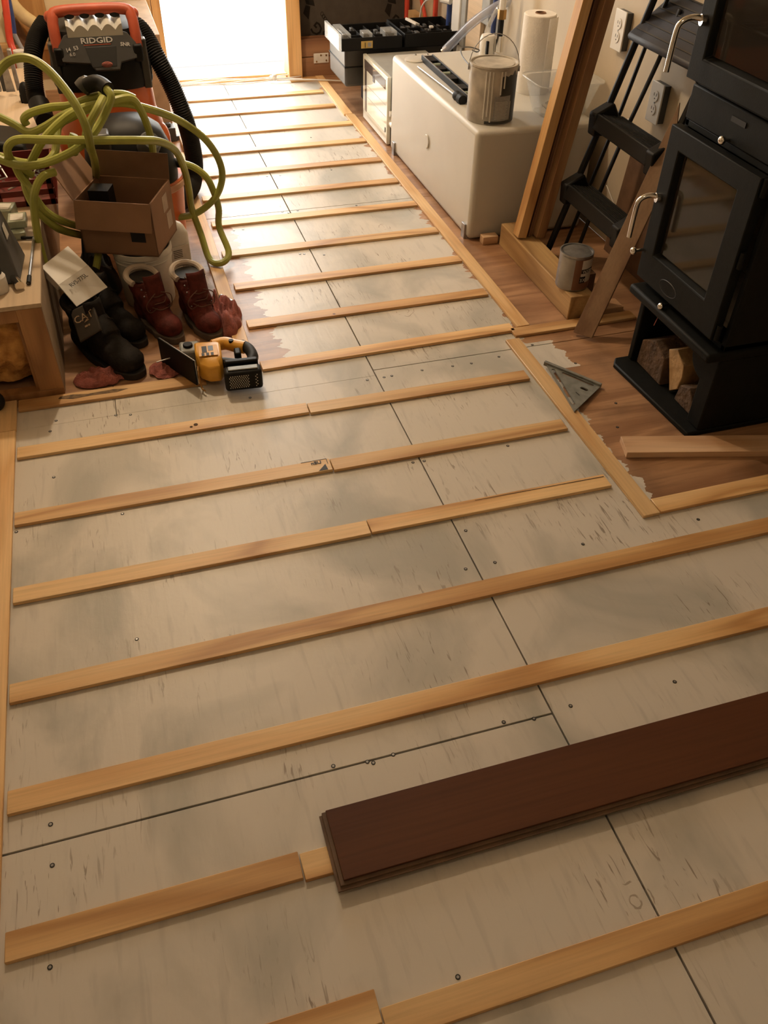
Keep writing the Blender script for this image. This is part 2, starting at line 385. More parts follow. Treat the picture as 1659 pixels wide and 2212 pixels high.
# ================================================================ SETTING
XL, XR, YB, YF, ZC = -.95, 1.70, 5.05, -1.3, 2.4
TH = .018
fl = thing('floor', 'x', 'x'); del fl['label']; del fl['category']; struct(fl)
SHEETS = [(XL, .6025, YF, .793), (XL, .6025, .7965, 2.0119), (XL, -.1405, 2.0122, 5.3), (-.139, .6025, 2.0122, 3.23), (-.1385, .6025, 3.233, 5.3),
          (.606, XR, YF, 2.040), (.606, XR, 2.043, 3.23), (.606, XR, 3.233, 5.3)]
for i, s_ in enumerate(SHEETS):
    o = G().box(s_[0], s_[1], s_[2], s_[3], -TH, 0).obj('plywood_sheet', FLOOR, fl, bevel=.0012 if s_[3] < 2 else .0005, seg=1)
G().box(XL-.1, XR+.1, YF, 5.4, -.06, -TH-.001).obj('subfloor', BLKR, fl)
g = G(); g2 = G()
for (u, v, zz) in [(-0.299,2.028,0.000),(-0.315,1.983,0.000),(-0.308,1.783,0.000),(-0.152,1.598,0.000),(-0.394,1.601,0.000),(-0.150,1.199,0.000),(-0.324,0.829,0.000),(-0.322,0.754,0.000),(-0.327,0.592,0.000),(0.583,1.596,0.000),(0.613,1.594,0.000),(0.849,1.595,-0.000),(0.579,1.201,0.000),(0.651,1.202,0.000),(0.873,1.201,0.000),(0.645,0.800,0.000),(0.872,0.794,0.000),(0.564,0.793,0.000),(0.505,0.802,0.000),(0.169,0.802,0.000),(0.231,0.793,0.000),(0.241,0.788,0.000),(0.281,0.794,0.000),(0.624,1.319,0.000),(1.183,1.202,0.000),(-0.142,2.011,0.000),(-0.103,2.003,0.000),(0.228,1.997,0.000),(0.263,0.404,0.000),(0.573,1.995,0.000),(0.625,1.996,0.000),(0.649,1.997,0.000),(0.745,2.002,0.000),(0.841,1.999,0.000),(0.901,1.999,0.000),(0.996,2.011,0.000),(0.644,2.817,0.000),(0.561,2.846,0.000),(0.576,2.842,0.000),(0.875,3.214,0.000),(0.596,3.211,0.000),(0.574,3.226,0.000),(0.636,3.224,0.000),(0.642,3.601,0.000),(0.586,3.604,0.000),(0.870,3.608,0.000),(0.876,4.025,0.000),(1.174,1.591,0.000),(1.220,1.530,0.000),(1.225,1.695,0.000),(1.207,1.916,0.000),(1.124,2.048,0.000),(0.362,3.104,0.000),(0.397,3.104,0.000)]:
    g.cyl((u, v, .0001), (u, v, .0007), .0042, n=10); g2.cyl((u, v, .0007), (u, v, .0011), .0024, n=8)
o = g.obj('screw_holes', INK, fl, smooth=False); o['kind'] = 'stuff'
o = g2.obj('screw_heads', STEEL, fl, smooth=False); o['kind'] = 'stuff'

# walls and ceiling
struct(G().box(XR, XR+.02, YF, 5.3, 0, ZC).obj('wall_right', WALLP))
struct(G().box(XL-.02, XL, YF, 5.3, 0, ZC).obj('wall_left', WALLP))
struct(G().box(XL, XR, YF-.02, YF, 0, ZC).obj('wall_front', WALLP))
struct(G().box(XL, XR+.02, YF, 5.3, ZC, ZC+.02).obj('ceiling', CEIL))
DX0, DX1 = .335, .965
wb = G().box(XL, DX0-.045, YB, YB+.1, 0, ZC).box(DX1+.055, XR, YB+.02, YB+.1, 0, ZC).box(DX0-.045, DX1+.055, YB, YB+.1, 2.1, ZC).obj('wall_back', WALLB); struct(wb)
dj = thing('door_1', 'x', 'x', (.65, YB, 0)); del dj['label']; del dj['category']; struct(dj)
G().box(DX0-.045, DX0, YB-.03, YB+.1, 0, 2.1).obj('jamb', PINE_Z, dj, bevel=.002)
G().box(DX0, DX1, YB-.03, YB+.1, 2.06, 2.1).obj('lintel', PINE, dj, bevel=.002)
G().box(DX0-.05, DX1, 4.985, YB+.12, 0, .022).obj('threshold', PINE, dj, bevel=.002)
G().box(DX0, DX1-.01, 4.955, 4.983, 0, .012).obj('sill_strip', PINE, dj, bevel=.002)
gr = G().box(-6, 8, 5.45, 16, -.35, -.3).obj('ground_outside', GROUND); struct(gr)
post = G().box(DX1, DX1+.075, 4.925, YB+.02, 0, 2.1).obj('trim_1', PINE_Z, bevel=.003); struct(post)

# foam board lining the back wall, with its printed marks
fb = thing('foam_board', 'dark grey foam insulation board with printed black marks on the back wall', 'board', (1.36, 5.06, 0))
G().box(1.045, 1.69, 5.052, 5.068, 0.0, 1.3).obj('panel', BOARDG, fb)
for (x, y, z) in [(1.106,5.050,0.329),(1.565,5.050,0.319)]:
    for poly in ([(-.034, .03), (.018, .03), (.036, -.006), (-.012, -.006)], [(-.014, -.012), (.012, -.012), (.016, -.075), (-.020, -.052)]):
        M = Matrix.Translation((x+.01, 5.0512, z+.01)) @ Matrix.Rotation(.25, 4, 'Y')
        G().prism(poly, 'y', 0, .0006, M).obj('printed_mark', LOGOG, fb, smooth=False)
for p in [(1.227,5.050,0.186),(1.677,5.050,0.201)]:
    text('SG', 'lettering', LOGOG, fb, (p[0], 5.0512, p[2]), (-.72, 0, .7), (-.7, 0, -.72), .085, 'LEFT', bold=.001)
g = G()
for k in range(9):
    a = [(1.188,5.050,0.286),(1.253,5.050,0.189)]; q = Vector(a[0]).lerp(Vector(a[1]), k/8)
    g.tube([(q.x+.008*math.cos(t*PI/4), 5.0509, q.z+.010*math.sin(t*PI/4)) for t in range(8)], .0012, 4, closed=True)
o = g.obj('small_print', LOGOG, fb, smooth=False); o['kind'] = 'stuff'

# low plywood box below the foam board, with a white perforated plate
pb = thing('plywood_step', 'brown plywood step box with white plate against the back wall', 'box', (1.17, 5.0, 0))
G().box(1.048, 1.30, 4.975, 5.048, 0, .095).obj('panel', PLYD, pb, bevel=.002)
G().box(1.048, 1.30, 4.980, 5.048, .098, .185).obj('panel', PLYD, pb, bevel=.002)
g = G().box(1.115, 1.20, 4.969, 4.9745, .065, .115)
g.obj('mounting_plate', WHITE, pb, bevel=.003)
for k, (a, b_) in enumerate(((1.13, .075), (1.155, .105), (1.185, .078), (1.185, .104))):
    G().cyl((a, 4.9692, b_), (a, 4.966, b_), .0045, n=10).obj('screw', BRASS, pb)

# ================================================================ FLOOR STRIPS
def strip(y, x0, x1, label, w=.047, t=.009, slope=0, mat_=PINE, name='batten', group='battens across the floor'):
    x0 += .001; x1 -= .001; L = x1-x0
    g = G().box(-L/2, L/2, 0, w, 0, t)
    o = g.obj(name, mat_, local=True, bevel=.0012, seg=1, loc=((x0+x1)/2, y+slope*L/2, .0003), rot=math.atan(slope))
    return tag(o, label, 'batten', group)
strip(.375, -.37, .1365, 'pine batten piece at the very bottom edge, left of the joint')
strip(.347, .1365, 1.3, 'long swirly-grained pine batten crossing the bottom right corner', slope=.002)
strip(.613, -.392, .0725, 'pine batten with bold wavy grain pointing at the dark flooring plank')
strip(.608, .0725, .80, 'short pine batten end poking out from under the dark flooring plank')
strip(.862, -.395, 1.45, 'full-width pine batten just above the long seam and the dark plank', slope=0)
strip(1.099, -.397, 1.5, 'full-width pine batten ending right below the corner of the raw plywood', slope=.006)
strip(1.362, -.396, .404, 'left pine batten piece whose right joint is mid-floor, third full row below the boots')
strip(1.364, .404, 1.035, 'pine batten piece with a split edge, touching the lower end of the edging strip', slope=0)
strip(1.614, -.398, .375, 'left pine batten piece with a black stamp at its right end')
strip(1.611, .375, 1.034, 'pine batten piece to the right of the black stamp', slope=0)
strip(1.875, -.397, .373, 'left pine batten piece with two dark knots, second row below the boots', slope=-.004)
strip(1.868, .373, 1.034, 'pine batten piece ending beside the speed square', slope=-.006)
strip(2.091, -.397, .12, 'pine batten with a dark smudge under the saw and in front of the boots', w=.05)
lab = ['pine batten ending at the lower end of the right edging strip, just beyond the saw', 'pine batten second beyond the saw', 'pine batten third beyond the saw', 'pine batten fourth beyond the saw, level with the timber block',
       'pine batten fifth beyond the saw, its left end by the hose loop', 'pine batten crossing right of the lowest curve of the lime hose', 'pine batten level with the bend of the black vacuum hose']
rows = [(.286, 2.116, 1.102, .018), (.288, 2.366, 1.108, .006), (.289, 2.622, 1.110, .006), (.286, 2.876, 1.110, .003), (.286, 3.14, 1.110, -.005), (.284, 3.39, 1.110, -.006), (.29, 3.641, 1.110, -.004)]
for (x0, y, x1, s), l in zip(rows, lab): strip(y, x0, x1, l, slope=s)
far = [(3.898, 1.110, 'pine batten level with the near bottom of the white tank'), (4.146, 1.113, 'glaring pine batten fourth from the bright doorway'), (4.425, 1.098, 'glaring pine batten third from the bright doorway'),
       (4.665, 1.094, 'glaring pine batten second from the bright doorway')]
for y, x1, l in far: strip(y, .30, x1, l, slope=-.01)
strip(4.885, .965, 1.115, 'short pine block at the foot of the door post', w=.06)
tag_ = text
def lstrip(a, b, label, w=.042, t=.009, t0=0.0003):
    """edging strip running away from the camera from a to b (centre line)"""
    a, b = Vector(a), Vector(b); d = b-a; L = d.length; ang = math.atan2(d.y, d.x)-PI/2
    o = G().box(-w/2, w/2, 0, L, 0, t).obj('edging_strip', PINE_Y, local=True, bevel=.0012, seg=1, loc=(a.x, a.y, t0), rot=ang)
    return tag(o, label, 'batten', 'edging strips along the floor')
lstrip((1.077, 1.241), (1.071, 2.085), 'pine edging strip beneath the speed square', w=.046)
lstrip((1.137, 2.150), (1.134, 4.28), 'long pine edging strip running from the timber block past the white tank', w=.045)
lstrip((1.128, 4.285), (1.136, 4.95), 'far pine edging strip by the doorway with a chipped near end', w=.045)
lstrip((.252, 2.145), (.252, 3.95), 'pine edging strip running under the lime hose beside the red boots', w=.045)
lstrip((-.427, -.3), (-.427, 2.000), 'long pine edging strip along the left border of the photo', w=.052)
lstrip((-.430, 2.002), (-.430, 2.145), 'short pine edging piece by the corner of the low cabinet', w=.06)
strip(2.098, 1.088, 1.52, 'pine batten crossing raw plywood beneath the leaning board', slope=.012, mat_=PINE)
strip(1.243, 1.102, 1.6, 'pine batten at the lower edge of the raw plywood', slope=.01, w=.05)
# black stamp on one batten
st = [o for o in C.objects if o.get('label', '').startswith('left pine batten piece with a black stamp')][0]
text('nEU', 'stamp', INK, st, (.338, 1.645, .0094), (1, 0, 0), (0, 1, 0), .016, bold=.0004)
G().box(.30, .366, 1.6595, 1.661, .0095, .0099).box(.366, .3675, 1.640, 1.661, .0095, .0099).obj('stamp_frame', INK, st, smooth=False)
G().prism([(.338, 1.617), (.362, 1.617), (.36, 1.640)], 'z', .0095, .0100).obj('stamp', INK, st, smooth=False)
sm = [o for o in C.objects if o.get('label', '').startswith('pine batten with a dark smudge')][0]
G().prism([(-.29, 2.118), (-.25, 2.108), (-.20, 2.112), (-.13, 2.110), (-.10, 2.120), (-.14, 2.127), (-.21, 2.122), (-.25, 2.130), (-.285, 2.128)], 'z', .0095, .0099).obj('smudge', mat('smudge', (.20, .12, .05, 1), .7, var=.3, vs_=80), sm, smooth=False)
kn = [o for o in C.objects if o.get('label', '').startswith('left pine batten piece with two dark knots')][0]
for (x, y, rr_) in ((.063, 1.897, .006), (.050, 1.890, .004)): G().cyl((x, y, .0094), (x, y, .0098), rr_, n=12).obj('knot', BARK, kn, smooth=False)
sp = [o for o in C.objects if o.get('label', '').startswith('pine batten piece with a split edge')][0]
G().slab([(.68, 1.404, .0097), (1.03, 1.400, .0097), (1.03, 1.4022, .0097), (.68, 1.4048, .0097)], .0004).obj('split', BARK, sp, smooth=False)
# loose board on raw ply by the stove
bd = G().box(-.45, .45, 0, .07, 0, .018).obj('loose_board', PALE, local=True, bevel=.001, loc=(1.565, 1.350, .0005), rot=math.radians(-14.6))
tag(bd, 'pale loose board lying on raw plywood in front of the stove', 'board')

# dark flooring plank
pk = thing('flooring_plank', 'dark reddish-brown flooring plank laid across the battens', 'plank', (.5, .56, 0))
xa, xb = .132, 1.36
G().box(xa, xb, .584, .709, .0205, .0255).obj('wear_layer', DARKP, pk, bevel=.0008, seg=1)
G().box(xa-.007, xb, .578, .709, .0098, .0205).obj('core', DARKE, pk, bevel=.0008, seg=1)
G().box(xa-.012, xb, .572, .706, .0125, .0165).obj('tongue', DARKE, pk)

# ================================================================ WHITE TANK and things on it
TZ = .394
tk = thing('water_tank', 'white rectangular plastic water tank beside the right wall', 'tank', (1.43, 3.29, 0))
G().box(1.192, 1.655, 2.79, 3.79, .004, TZ).obj('shell', TANK, tk, bevel=.018, seg=4)
G().cyl([(1.192,3.290,0.199)][0], Vector([(1.192,3.290,0.199)][0])+Vector((-.006, 0, 0)), .026, n=28).obj('port_boss', TANK, tk, bevel=.002)
c_ = [(1.262,3.682,0.394)][0]
G().lathe([(.045, 0), (.045, .004), (.038, .007), (.02, .008)], (c_[0], c_[1], TZ), 28).obj('port_cap', TANK, tk)
for (x, y, z) in [(1.288,3.755,0.394),(1.341,3.751,0.394)]: G().lathe([(.005, 0), (.004, .004)], (x, y, TZ), 10).obj('screw', STEEL, tk)
for (x, y) in ((1.188, 2.83), (1.188, 3.72)): G().box(x-.004, x+.004, y-.016, y+.016, 0, .055).obj('hold_down_bracket', STEEL, tk, bevel=.001)
g = G().cyl((1.21, 3.785, .10), (1.21, 3.829, .10), .016, n=12).cyl((1.21, 3.814, .10), (1.21, 3.814, .145), .010, n=12).cyl((1.195, 3.814, .145), (1.235, 3.814, .145), .012, n=12)
g.obj('drain_fitting', WHITE, tk)

# torpedo level
lv = thing('spirit_level', 'black spirit level with silver edges lying on the white tank', 'level', (1.302, 3.37, TZ+.0005), math.radians(-1))
g = G().box(-.026, -.019, -.29, .29, 0, .024).box(.019, .026, -.29, .29, 0, .024)
for a, b_ in ((-.29, -.245), (-.17, -.115), (-.045, .015), (.09, .14), (.21, .29)): g.box(-.019, .019, a, b_, .004, .020)
g.obj('body', BLK, lv, local=True, bevel=.0015)
for x_ in (-.0225, .0225): G().box(x_-.0018, x_+.0018, -.288, .288, .0242, .0252).obj('metal_edge', STEEL, lv, local=True)
for y in (-.205, .052, .175):
    G().cyl((-.018, y, .012), (.018, y, .012), .008, n=12).obj('vial', mat('vial_green', (.30, .36, .30, 1), .15), lv, local=True)
sd = thing('screwdriver', 'long thin screwdriver with black knobbed handle beside the level', 'screwdriver', (1.245, 3.2, TZ+.008), math.radians(2))
G().cyl((0, -.05, .003), (0, .36, .0), .003, n=10).obj('shaft', STEEL, sd, local=True)
G().lathe([(.006, -.12), (.017, -.115), (.019, -.09), (.012, -.08), (.018, -.06), (.017, -.052), (.006, -.048)], (0, -.0, .006), 14, M=Matrix.Rotation(-PI/2, 3, 'X')).obj('handle', BLK, sd, local=True)

# gallon paint can
def paint_can(name, label, loc, r, h, body, rot=0, bail=True):
    t = thing(name, label, 'can', loc, rot)
    G().lathe([(r*.97, 0), (r, .004), (r, h-.008), (r*1.03, h-.006), (r*1.03, h), (r*.96, h), (r*.94, h-.006), (r*.86, h-.007), (r*.84, h-.002), (.001, h-.003)], n=40).obj('body', body, t, local=True)
    return t
def arc_label(t, name, m, r, a0, a1, z0, z1, n=14, off=.0006):
    g = G(); g.grid(lambda u, v: Vector(((r+off)*math.cos(a0+(a1-a0)*u), (r+off)*math.sin(a0+(a1-a0)*u), z0+(z1-z0)*v)), n, 1)
    return g.obj(name, m, t, local=True)
PCAN = mat('dripped_paint_tin', (.52, .48, .41, 1), .4, metal=0, var=.22, vs_=14)
pc = paint_can('paint_can', 'gallon paint can with white drips, dark label and wire bail on the tank', (1.287, 2.918, TZ), .0825, .185, PCAN)
D = math.radians
def jag(t, name, m, r, a0, a1, z0, z1, amp, seed, off=.0008):
    g = G(); g.grid(lambda u, v: Vector(((r+off)*math.cos(a0+(a1-a0)*u), (r+off)*math.sin(a0+(a1-a0)*u), z0+(z1-z0)*v+(amp*noise.noise((u*9, v*3, seed)) if v > .5 else 0))), 30, 1)
    return g.obj(name, m, t, local=True)
jag(pc, 'dark_label', mat('dark_tin_label', (.035, .035, .033, 1), .4), .0825, D(-92), D(10), .075, .160, .022, 2)
arc_label(pc, 'dark_band', mat('dark_tin_label', (.035, .035, .033, 1), .4), .0825, D(-125), D(10), .004, .014)
arc_label(pc, 'dark_label', mat('dark_tin_label', (.035, .035, .033, 1), .4), .0825, D(-58), D(10), .012, .08)
arc_label(pc, 'directions_label', LABELG, .0825, D(-105), D(-62), .016, .095, off=.0012)
g = G()
for k in range(13):
    z = .022+k*.0045; a1 = D(-68-random.random()*8); g.grid(lambda u, v: Vector((.0841*math.cos(D(-102)+(a1-D(-102))*u), .0841*math.sin(D(-102)+(a1-D(-102))*u), z+.0013*v)), 6, 1)
o = g.obj('small_print', LABELW, pc, local=True); o['kind'] = 'stuff'
for a, zz in ((-92, .10), (-84, .12), (-128, .02), (-120, .03), (-112, .012)):
    G().tube([(.0835*math.cos(D(a)), .0835*math.sin(D(a)), .172), (.0838*math.cos(D(a)), .0838*math.sin(D(a)), zz)], .0028, 6).obj('paint_drip', PAINTW, pc, local=True)
pts = [(.086*math.cos(D(a))*1.0, 0, .165+.105*math.sin(D(a))) for a in range(0, 181, 12)]
R_ = Matrix.Rotation(D(-20), 3, 'Z')
G().tube([R_ @ Vector(p) for p in pts], .0016, 6).obj('bail_handle', STEEL, pc, local=True)
for s in (-1, 1):
    q = R_ @ Vector((.083*s, 0, .165)); G().cyl(q, q*1.0+R_ @ Vector((.006*s, 0, 0)), .009, n=12).obj('handle_ear', STEEL, pc, local=True)

# paper towel roll
pt = thing('paper_towel_roll', 'upright white paper towel roll against the right wall', 'paper towel', (1.565, 3.175, TZ))
G().lathe([(.058, 0), (.060, .003), (.060, .262), (.057, .265), (.020, .265), (.020, .20), (.001, .20)], n=40).obj('roll', TOWEL, pt, local=True)
G().lathe([(.0205, .255), (.0195, .268), (.0175, .268), (.0175, .21)], n=20, cap=False).obj('cardboard_core', CARD, pt, local=True)
G().grid(lambda u, v: Vector(((.0605+.006*u)*math.cos(-.2+.9*u-1.2), (.0605+.006*u)*math.sin(-.2+.9*u-1.2), .003+.255*v)), 10, 1).obj('loose_sheet', TOWEL, pt, local=True, solid=.0008)

# clear tub with rag and papers
tb = thing('clear_tub', 'clear plastic tub holding blue tape and scraps, behind the leaning boards', 'tub', (1.565, 2.93, TZ))
def rr(hx, hy, r, z, n=5):
    P = []
    for cx, cy, a0 in ((hx-r, hy-r, 0), (-hx+r, hy-r, 90), (-hx+r, -hy+r, 180), (hx-r, -hy+r, 270)):
        for k in range(n+1): P.append(Vector((cx+r*math.cos(D(a0+90*k/n)), cy+r*math.sin(D(a0+90*k/n)), z)))
    return P
G().rings([rr(.085, .055, .03, 0), rr(.09, .06, .03, .003), rr(.118, .088, .035, .108), rr(.128, .098, .035, .110), rr(.128, .098, .035, .114)], cap=False).obj('shell', CLEAR, tb, local=True, solid=.0015)
bt = G()
bt.tube([(1.53, 2.90, .425), (1.56, 2.90, .45), (1.59, 2.93, .465), (1.62, 2.94, .45)], .02, 8, smooth=3).ball((1.57, 2.93, .44), .03, 1.1, .7, .7)
tag(bt.obj('masking_tape', BLUE), 'crumpled blue tape inside the clear tub', 'tape')
g = G(); random.seed(3)
for k in range(7):
    x, y = 1.50+.02*k, 2.90+random.uniform(-.02, .03); M = Matrix.Translation((x, y, .422)) @ Euler((random.uniform(-1, 1), random.uniform(-1, 1), random.uniform(0, 3))).to_matrix().to_4x4()
    g.box(-.02, .02, -.014, .014, -.0015, .0015, M)
tag(g.obj('paper_scraps', LABELW), 'white printed paper scraps in the bottom of the clear tub', 'paper', kind='stuff')

# cable coils behind the can
g = G()
g.tube([(1.248,3.050,0.537),(1.279,3.200,0.528),(1.315,3.300,0.527),(1.389,3.400,0.503),(1.450,3.450,0.478),(1.462,3.500,0.458),(1.421,3.450,0.479)], .0025, 6, smooth=5)
tag(g.obj('thin_cable', GREYD), 'thin grey cable curling behind the paint can', 'cable')
# pump and valve at the back of the tank
pm = thing('water_pump', 'white and chrome water pump with brass valve behind the paint can', 'pump', (1.60, 3.62, TZ))
G().lathe([(.03, 0), (.034, .01), (.034, .07), (.028, .085), (.01, .09)], (1.575, 3.66, TZ), 20).obj('pump_head', WHITE, pm)
G().box(1.553, 1.563, 3.615, 3.626, TZ+.02, TZ+.07).obj('black_slot', BLK, pm)
G().cyl((1.61, 3.62, TZ+.03), (1.61, 3.62, TZ+.09), .020, n=16).obj('strainer', CHROME, pm)
G().cyl((1.61, 3.62, TZ+.09), (1.61, 3.62, TZ+.15), .012, n=8).obj('valve_body', BLK, pm)
G().cyl((1.61, 3.62, TZ+.15), (1.61, 3.62, TZ+.185), .018, n=6).obj('brass_nut', BRASS, pm)
G().cyl((1.61, 3.62, TZ+.185), (1.61, 3.62, TZ+.33), .014, n=14).obj('riser_pipe', WHITE, pm)
# clear tubing
tag(G().tube([(1.534,4.050,0.330),(1.563,4.000,0.384),(1.596,3.900,0.469),(1.636,3.800,0.538),(1.715,3.750,0.590),(1.771,3.700,0.632)], .020, 12, smooth=5).obj('clear_tubing', CLEARB), 'bluish clear plastic tubing rising over the tank', 'tube', 'clear tubes over the tank')
tag(G().tube([(1.587,3.720,0.452),(1.596,3.720,0.491),(1.616,3.720,0.533),(1.638,3.720,0.566),(1.690,3.720,0.603),(1.770,3.700,0.640)], .009, 10, smooth=5).obj('clear_tubing', CLEAR), 'narrow clear plastic tubing dropping to the pump', 'tube', 'clear tubes over the tank')
tag(G().cyl([(1.522,4.060,0.321)][0], [(1.542,4.050,0.337)][0], .012, n=10).obj('hose_clamp', CHROME), 'chrome clamp at the lower end of the clear tubing', 'clamp')

# white appliance next to tank
ht = thing('appliance', 'white enamelled appliance with dark glass strip at the far end of the tank', 'appliance', (1.3, 4.02, 0))
G().box(1.205, 1.50, 3.835, 4.225, .004, .290).obj('cabinet', GREYM, ht, bevel=.004)
G().box(1.188, 1.206, 3.83, 4.23, .006, .291).obj('front_panel', ENAMEL, ht, bevel=.003)
g = G().box(1.1865, 1.189, 3.86, 4.20, .235, .275); g.obj('dark_glass_strip', TEA, ht)
G().box(1.1865, 1.189, 4.165, 4.195, .05, .235).obj('dark_glass_strip', TEA, ht)
G().box(1.186, 1.188, 4.03, 4.06, .215, .245).obj('dark_window', TEA, ht)
for z in (.12, .17, .05): G().box(1.1872, 1.1885, 3.85, 4.15, z, z+.0015).obj('groove', GREYM, ht)
G().box(1.186, 1.1885, 3.85, 3.858, .055, .075).obj('latch', INK, ht)
for z in (.07, .20): G().cyl((1.30, 3.8345, z), (1.30, 3.832, z), .004, n=8).obj('screw', STEEL, ht)

# ================================================================ open tool box beyond the tank
tc_ = thing('grey_case', 'closed grey tool case under the open black organizer', 'case', (1.40, 4.44, 0))
G().box(1.115, 1.68, 4.29, 4.60, .13, .30).obj('shell', GREYC, tc_, bevel=.012)
G().box(1.112, 1.683, 4.287, 4.603, .215, .222).obj('seam', BLK, tc_, bevel=.002)
G().box(1.27, 1.66, 4.33, 4.56, .0, .13).obj('base', BLK, tc_)
ob = thing('drill_bit_organizer', 'open black bit organizer with two trays behind the tank', 'tool case', (1.39, 4.4, .30))
def tray(x0, x1, y0, y1, z0, z1, t=.006):
    g = G().box(x0, x1, y0, y1, z0, z0+t)
    for a in ((x0, x1, y0, y0+t), (x0, x1, y1-t, y1), (x0, x0+t, y0, y1), (x1-t, x1, y0, y1)): g.box(a[0], a[1], a[2], a[3], z0, z1)
    return g
OZ = .3015; OY = 4.235
tray(1.085, 1.385, OY, OY+.27, OZ, OZ+.055).obj('tray', BLK, ob, bevel=.003)
tray(1.395, 1.685, OY, OY+.30, OZ, OZ+.060).obj('tray', BLK, ob, bevel=.003)
g = G()
for x in (1.14, 1.20, 1.26, 1.33): g.box(x, x+.004, OY+.01, OY+.26, OZ+.006, OZ+.045)
for x in (1.46, 1.53, 1.61): g.box(x, x+.004, OY+.01, OY+.29, OZ+.006, OZ+.045)
for y in (OY+.09, OY+.17): g.box(1.092, 1.378, y, y+.004, OZ+.006, OZ+.045).box(1.402, 1.678, y, y+.004, OZ+.006, OZ+.045)
g.obj('divider', BLKR, ob)
g = G()
random.seed(5)
for k in range(46):
    x, y = random.uniform(1.10, 1.65), random.uniform(OY+.02, OY+.23)
    g.box(x, x+random.uniform(.008, .02), y, y+random.uniform(.01, .05), OZ+.01, OZ+random.uniform(.02, .05))
o = g.obj('small_bits', GREYD, ob, bevel=.002); o['kind'] = 'stuff'
for a in ((1.10, 1.14, .03, .23), (1.20, 1.245, .03, .10), (1.31, 1.37, .04, .13)):
    G().box(a[0], a[1], OY+a[2], OY+a[3], OZ+.035, OZ+.066).obj('clear_compartment', CLEAR, ob, bevel=.003)
G().box(1.070, 1.083, OY-.01, OY+.27, OZ+.005, OZ+.075).obj('clear_lid_edge', CLEAR, ob, bevel=.002)
G().box(1.180, 1.236, OY-.0022, OY-.0002, OZ+.010, OZ+.040).obj('yellow_label', mat('label_yellow', (.60, .42, .12, 1), .5), ob)
text('1', 'lettering', INK, ob, (1.199, OY-.0028, OZ+.014), (1, 0, 0), (0, 0, 1), .030)
G().box(1.212, 1.229, OY-.003, OY-.0022, OZ+.016, OZ+.034).obj('label_square', LABELG, ob)
M = Matrix.Translation((1.475, OY+.14, OZ+.072)) @ Euler((.2, .3, .6)).to_matrix().to_4x4()
tag(G().box(-.016, .016, -.035, .035, 0, .012, M).obj('plastic_clip', WHITE, bevel=.002), 'small white plastic piece lying on the organizer tray', 'clip')
tag(G().box(1.545, 1.563, OY+.07, OY+.088, OZ+.061, OZ+.070).obj('plastic_block', WHITE, bevel=.001), 'tiny white block near the right end of the organizer', 'block')

# ---------------------------------------------------------------- far corner: pipes and framing on the right wall
def wobj(name, label, cat, g, m, **k): return tag(g.obj(name, m, **k), label, cat)
tag(G().cyl((1.662, 5.02, .02), (1.655, 5.02, 1.6), .014).obj('water_pipe', REDPEX), 'straight red water pipe nearest the foam board', 'pipe', 'red pipes in the far corner')
tag(G().cyl((1.675, 4.60, .01), (1.675, 4.60, 1.6), .013).obj('water_pipe', REDPEX), 'straight red water pipe beside the white outlet box', 'pipe', 'red pipes in the far corner')
tag(G().tube([(1.675, 4.86, .7), (1.675, 4.84, .42), (1.675, 4.78, .34), (1.675, 4.72, .29), (1.675, 4.64, .27)], .010, 10, smooth=5).obj('water_pipe', REDPEX), 'curved red water pipe behind the black organizer', 'pipe', 'red pipes in the far corner')
tag(G().cyl((1.682, 4.42, .2), (1.682, 4.42, 1.6), .013).obj('water_pipe', BLUEPEX), 'dark blue water pipe next to the white outlet box', 'pipe', 'blue pipes on the right wall')
tag(G().cyl((1.682, 3.86, .2), (1.682, 3.86, 1.6), .011).obj('water_pipe', BLUEPEX), 'dark blue water pipe left of the paper towel roll', 'pipe', 'blue pipes on the right wall')
wobj('ledger_block', 'yellowish wood block low in the far right corner', 'block', G().box(1.655, 1.697, 4.70, 4.98, .2, .30), PINE, bevel=.002)
wobj('outlet_box', 'tall white outlet box behind the black organizer', 'outlet', G().box(1.665, 1.698, 4.24, 4.34, .24, .70), WHITE, bevel=.004)
wobj('power_cord', 'white power cord with plug at the far outlet box', 'cord', G().tube([(1.64, 4.40, .46), (1.61, 4.46, .455), (1.60, 4.56, .42), (1.60, 4.62, .34), (1.61, 4.66, .10)], .004, 8, smooth=5).cyl((1.664, 4.36, .46), (1.635, 4.41, .46), .014, n=10), WHITE)
wobj('panel_door', 'grey electrical panel door behind the clear tubing', 'panel', G().box(1.672, 1.698, 3.90, 3.99, .45, .95), GREYM, bevel=.005)
wobj('electrical_panel', 'grey metal electrical box on the far right wall', 'panel', G().box(1.672, 1.698, 4.18, 4.235, .30, .80), GREYM, bevel=.004)
wobj('plywood_backer', 'yellowish plywood backer behind the clear tubing', 'board', G().box(1.678, 1.698, 4.0, 4.17, .25, .95), PLY, bevel=.002)
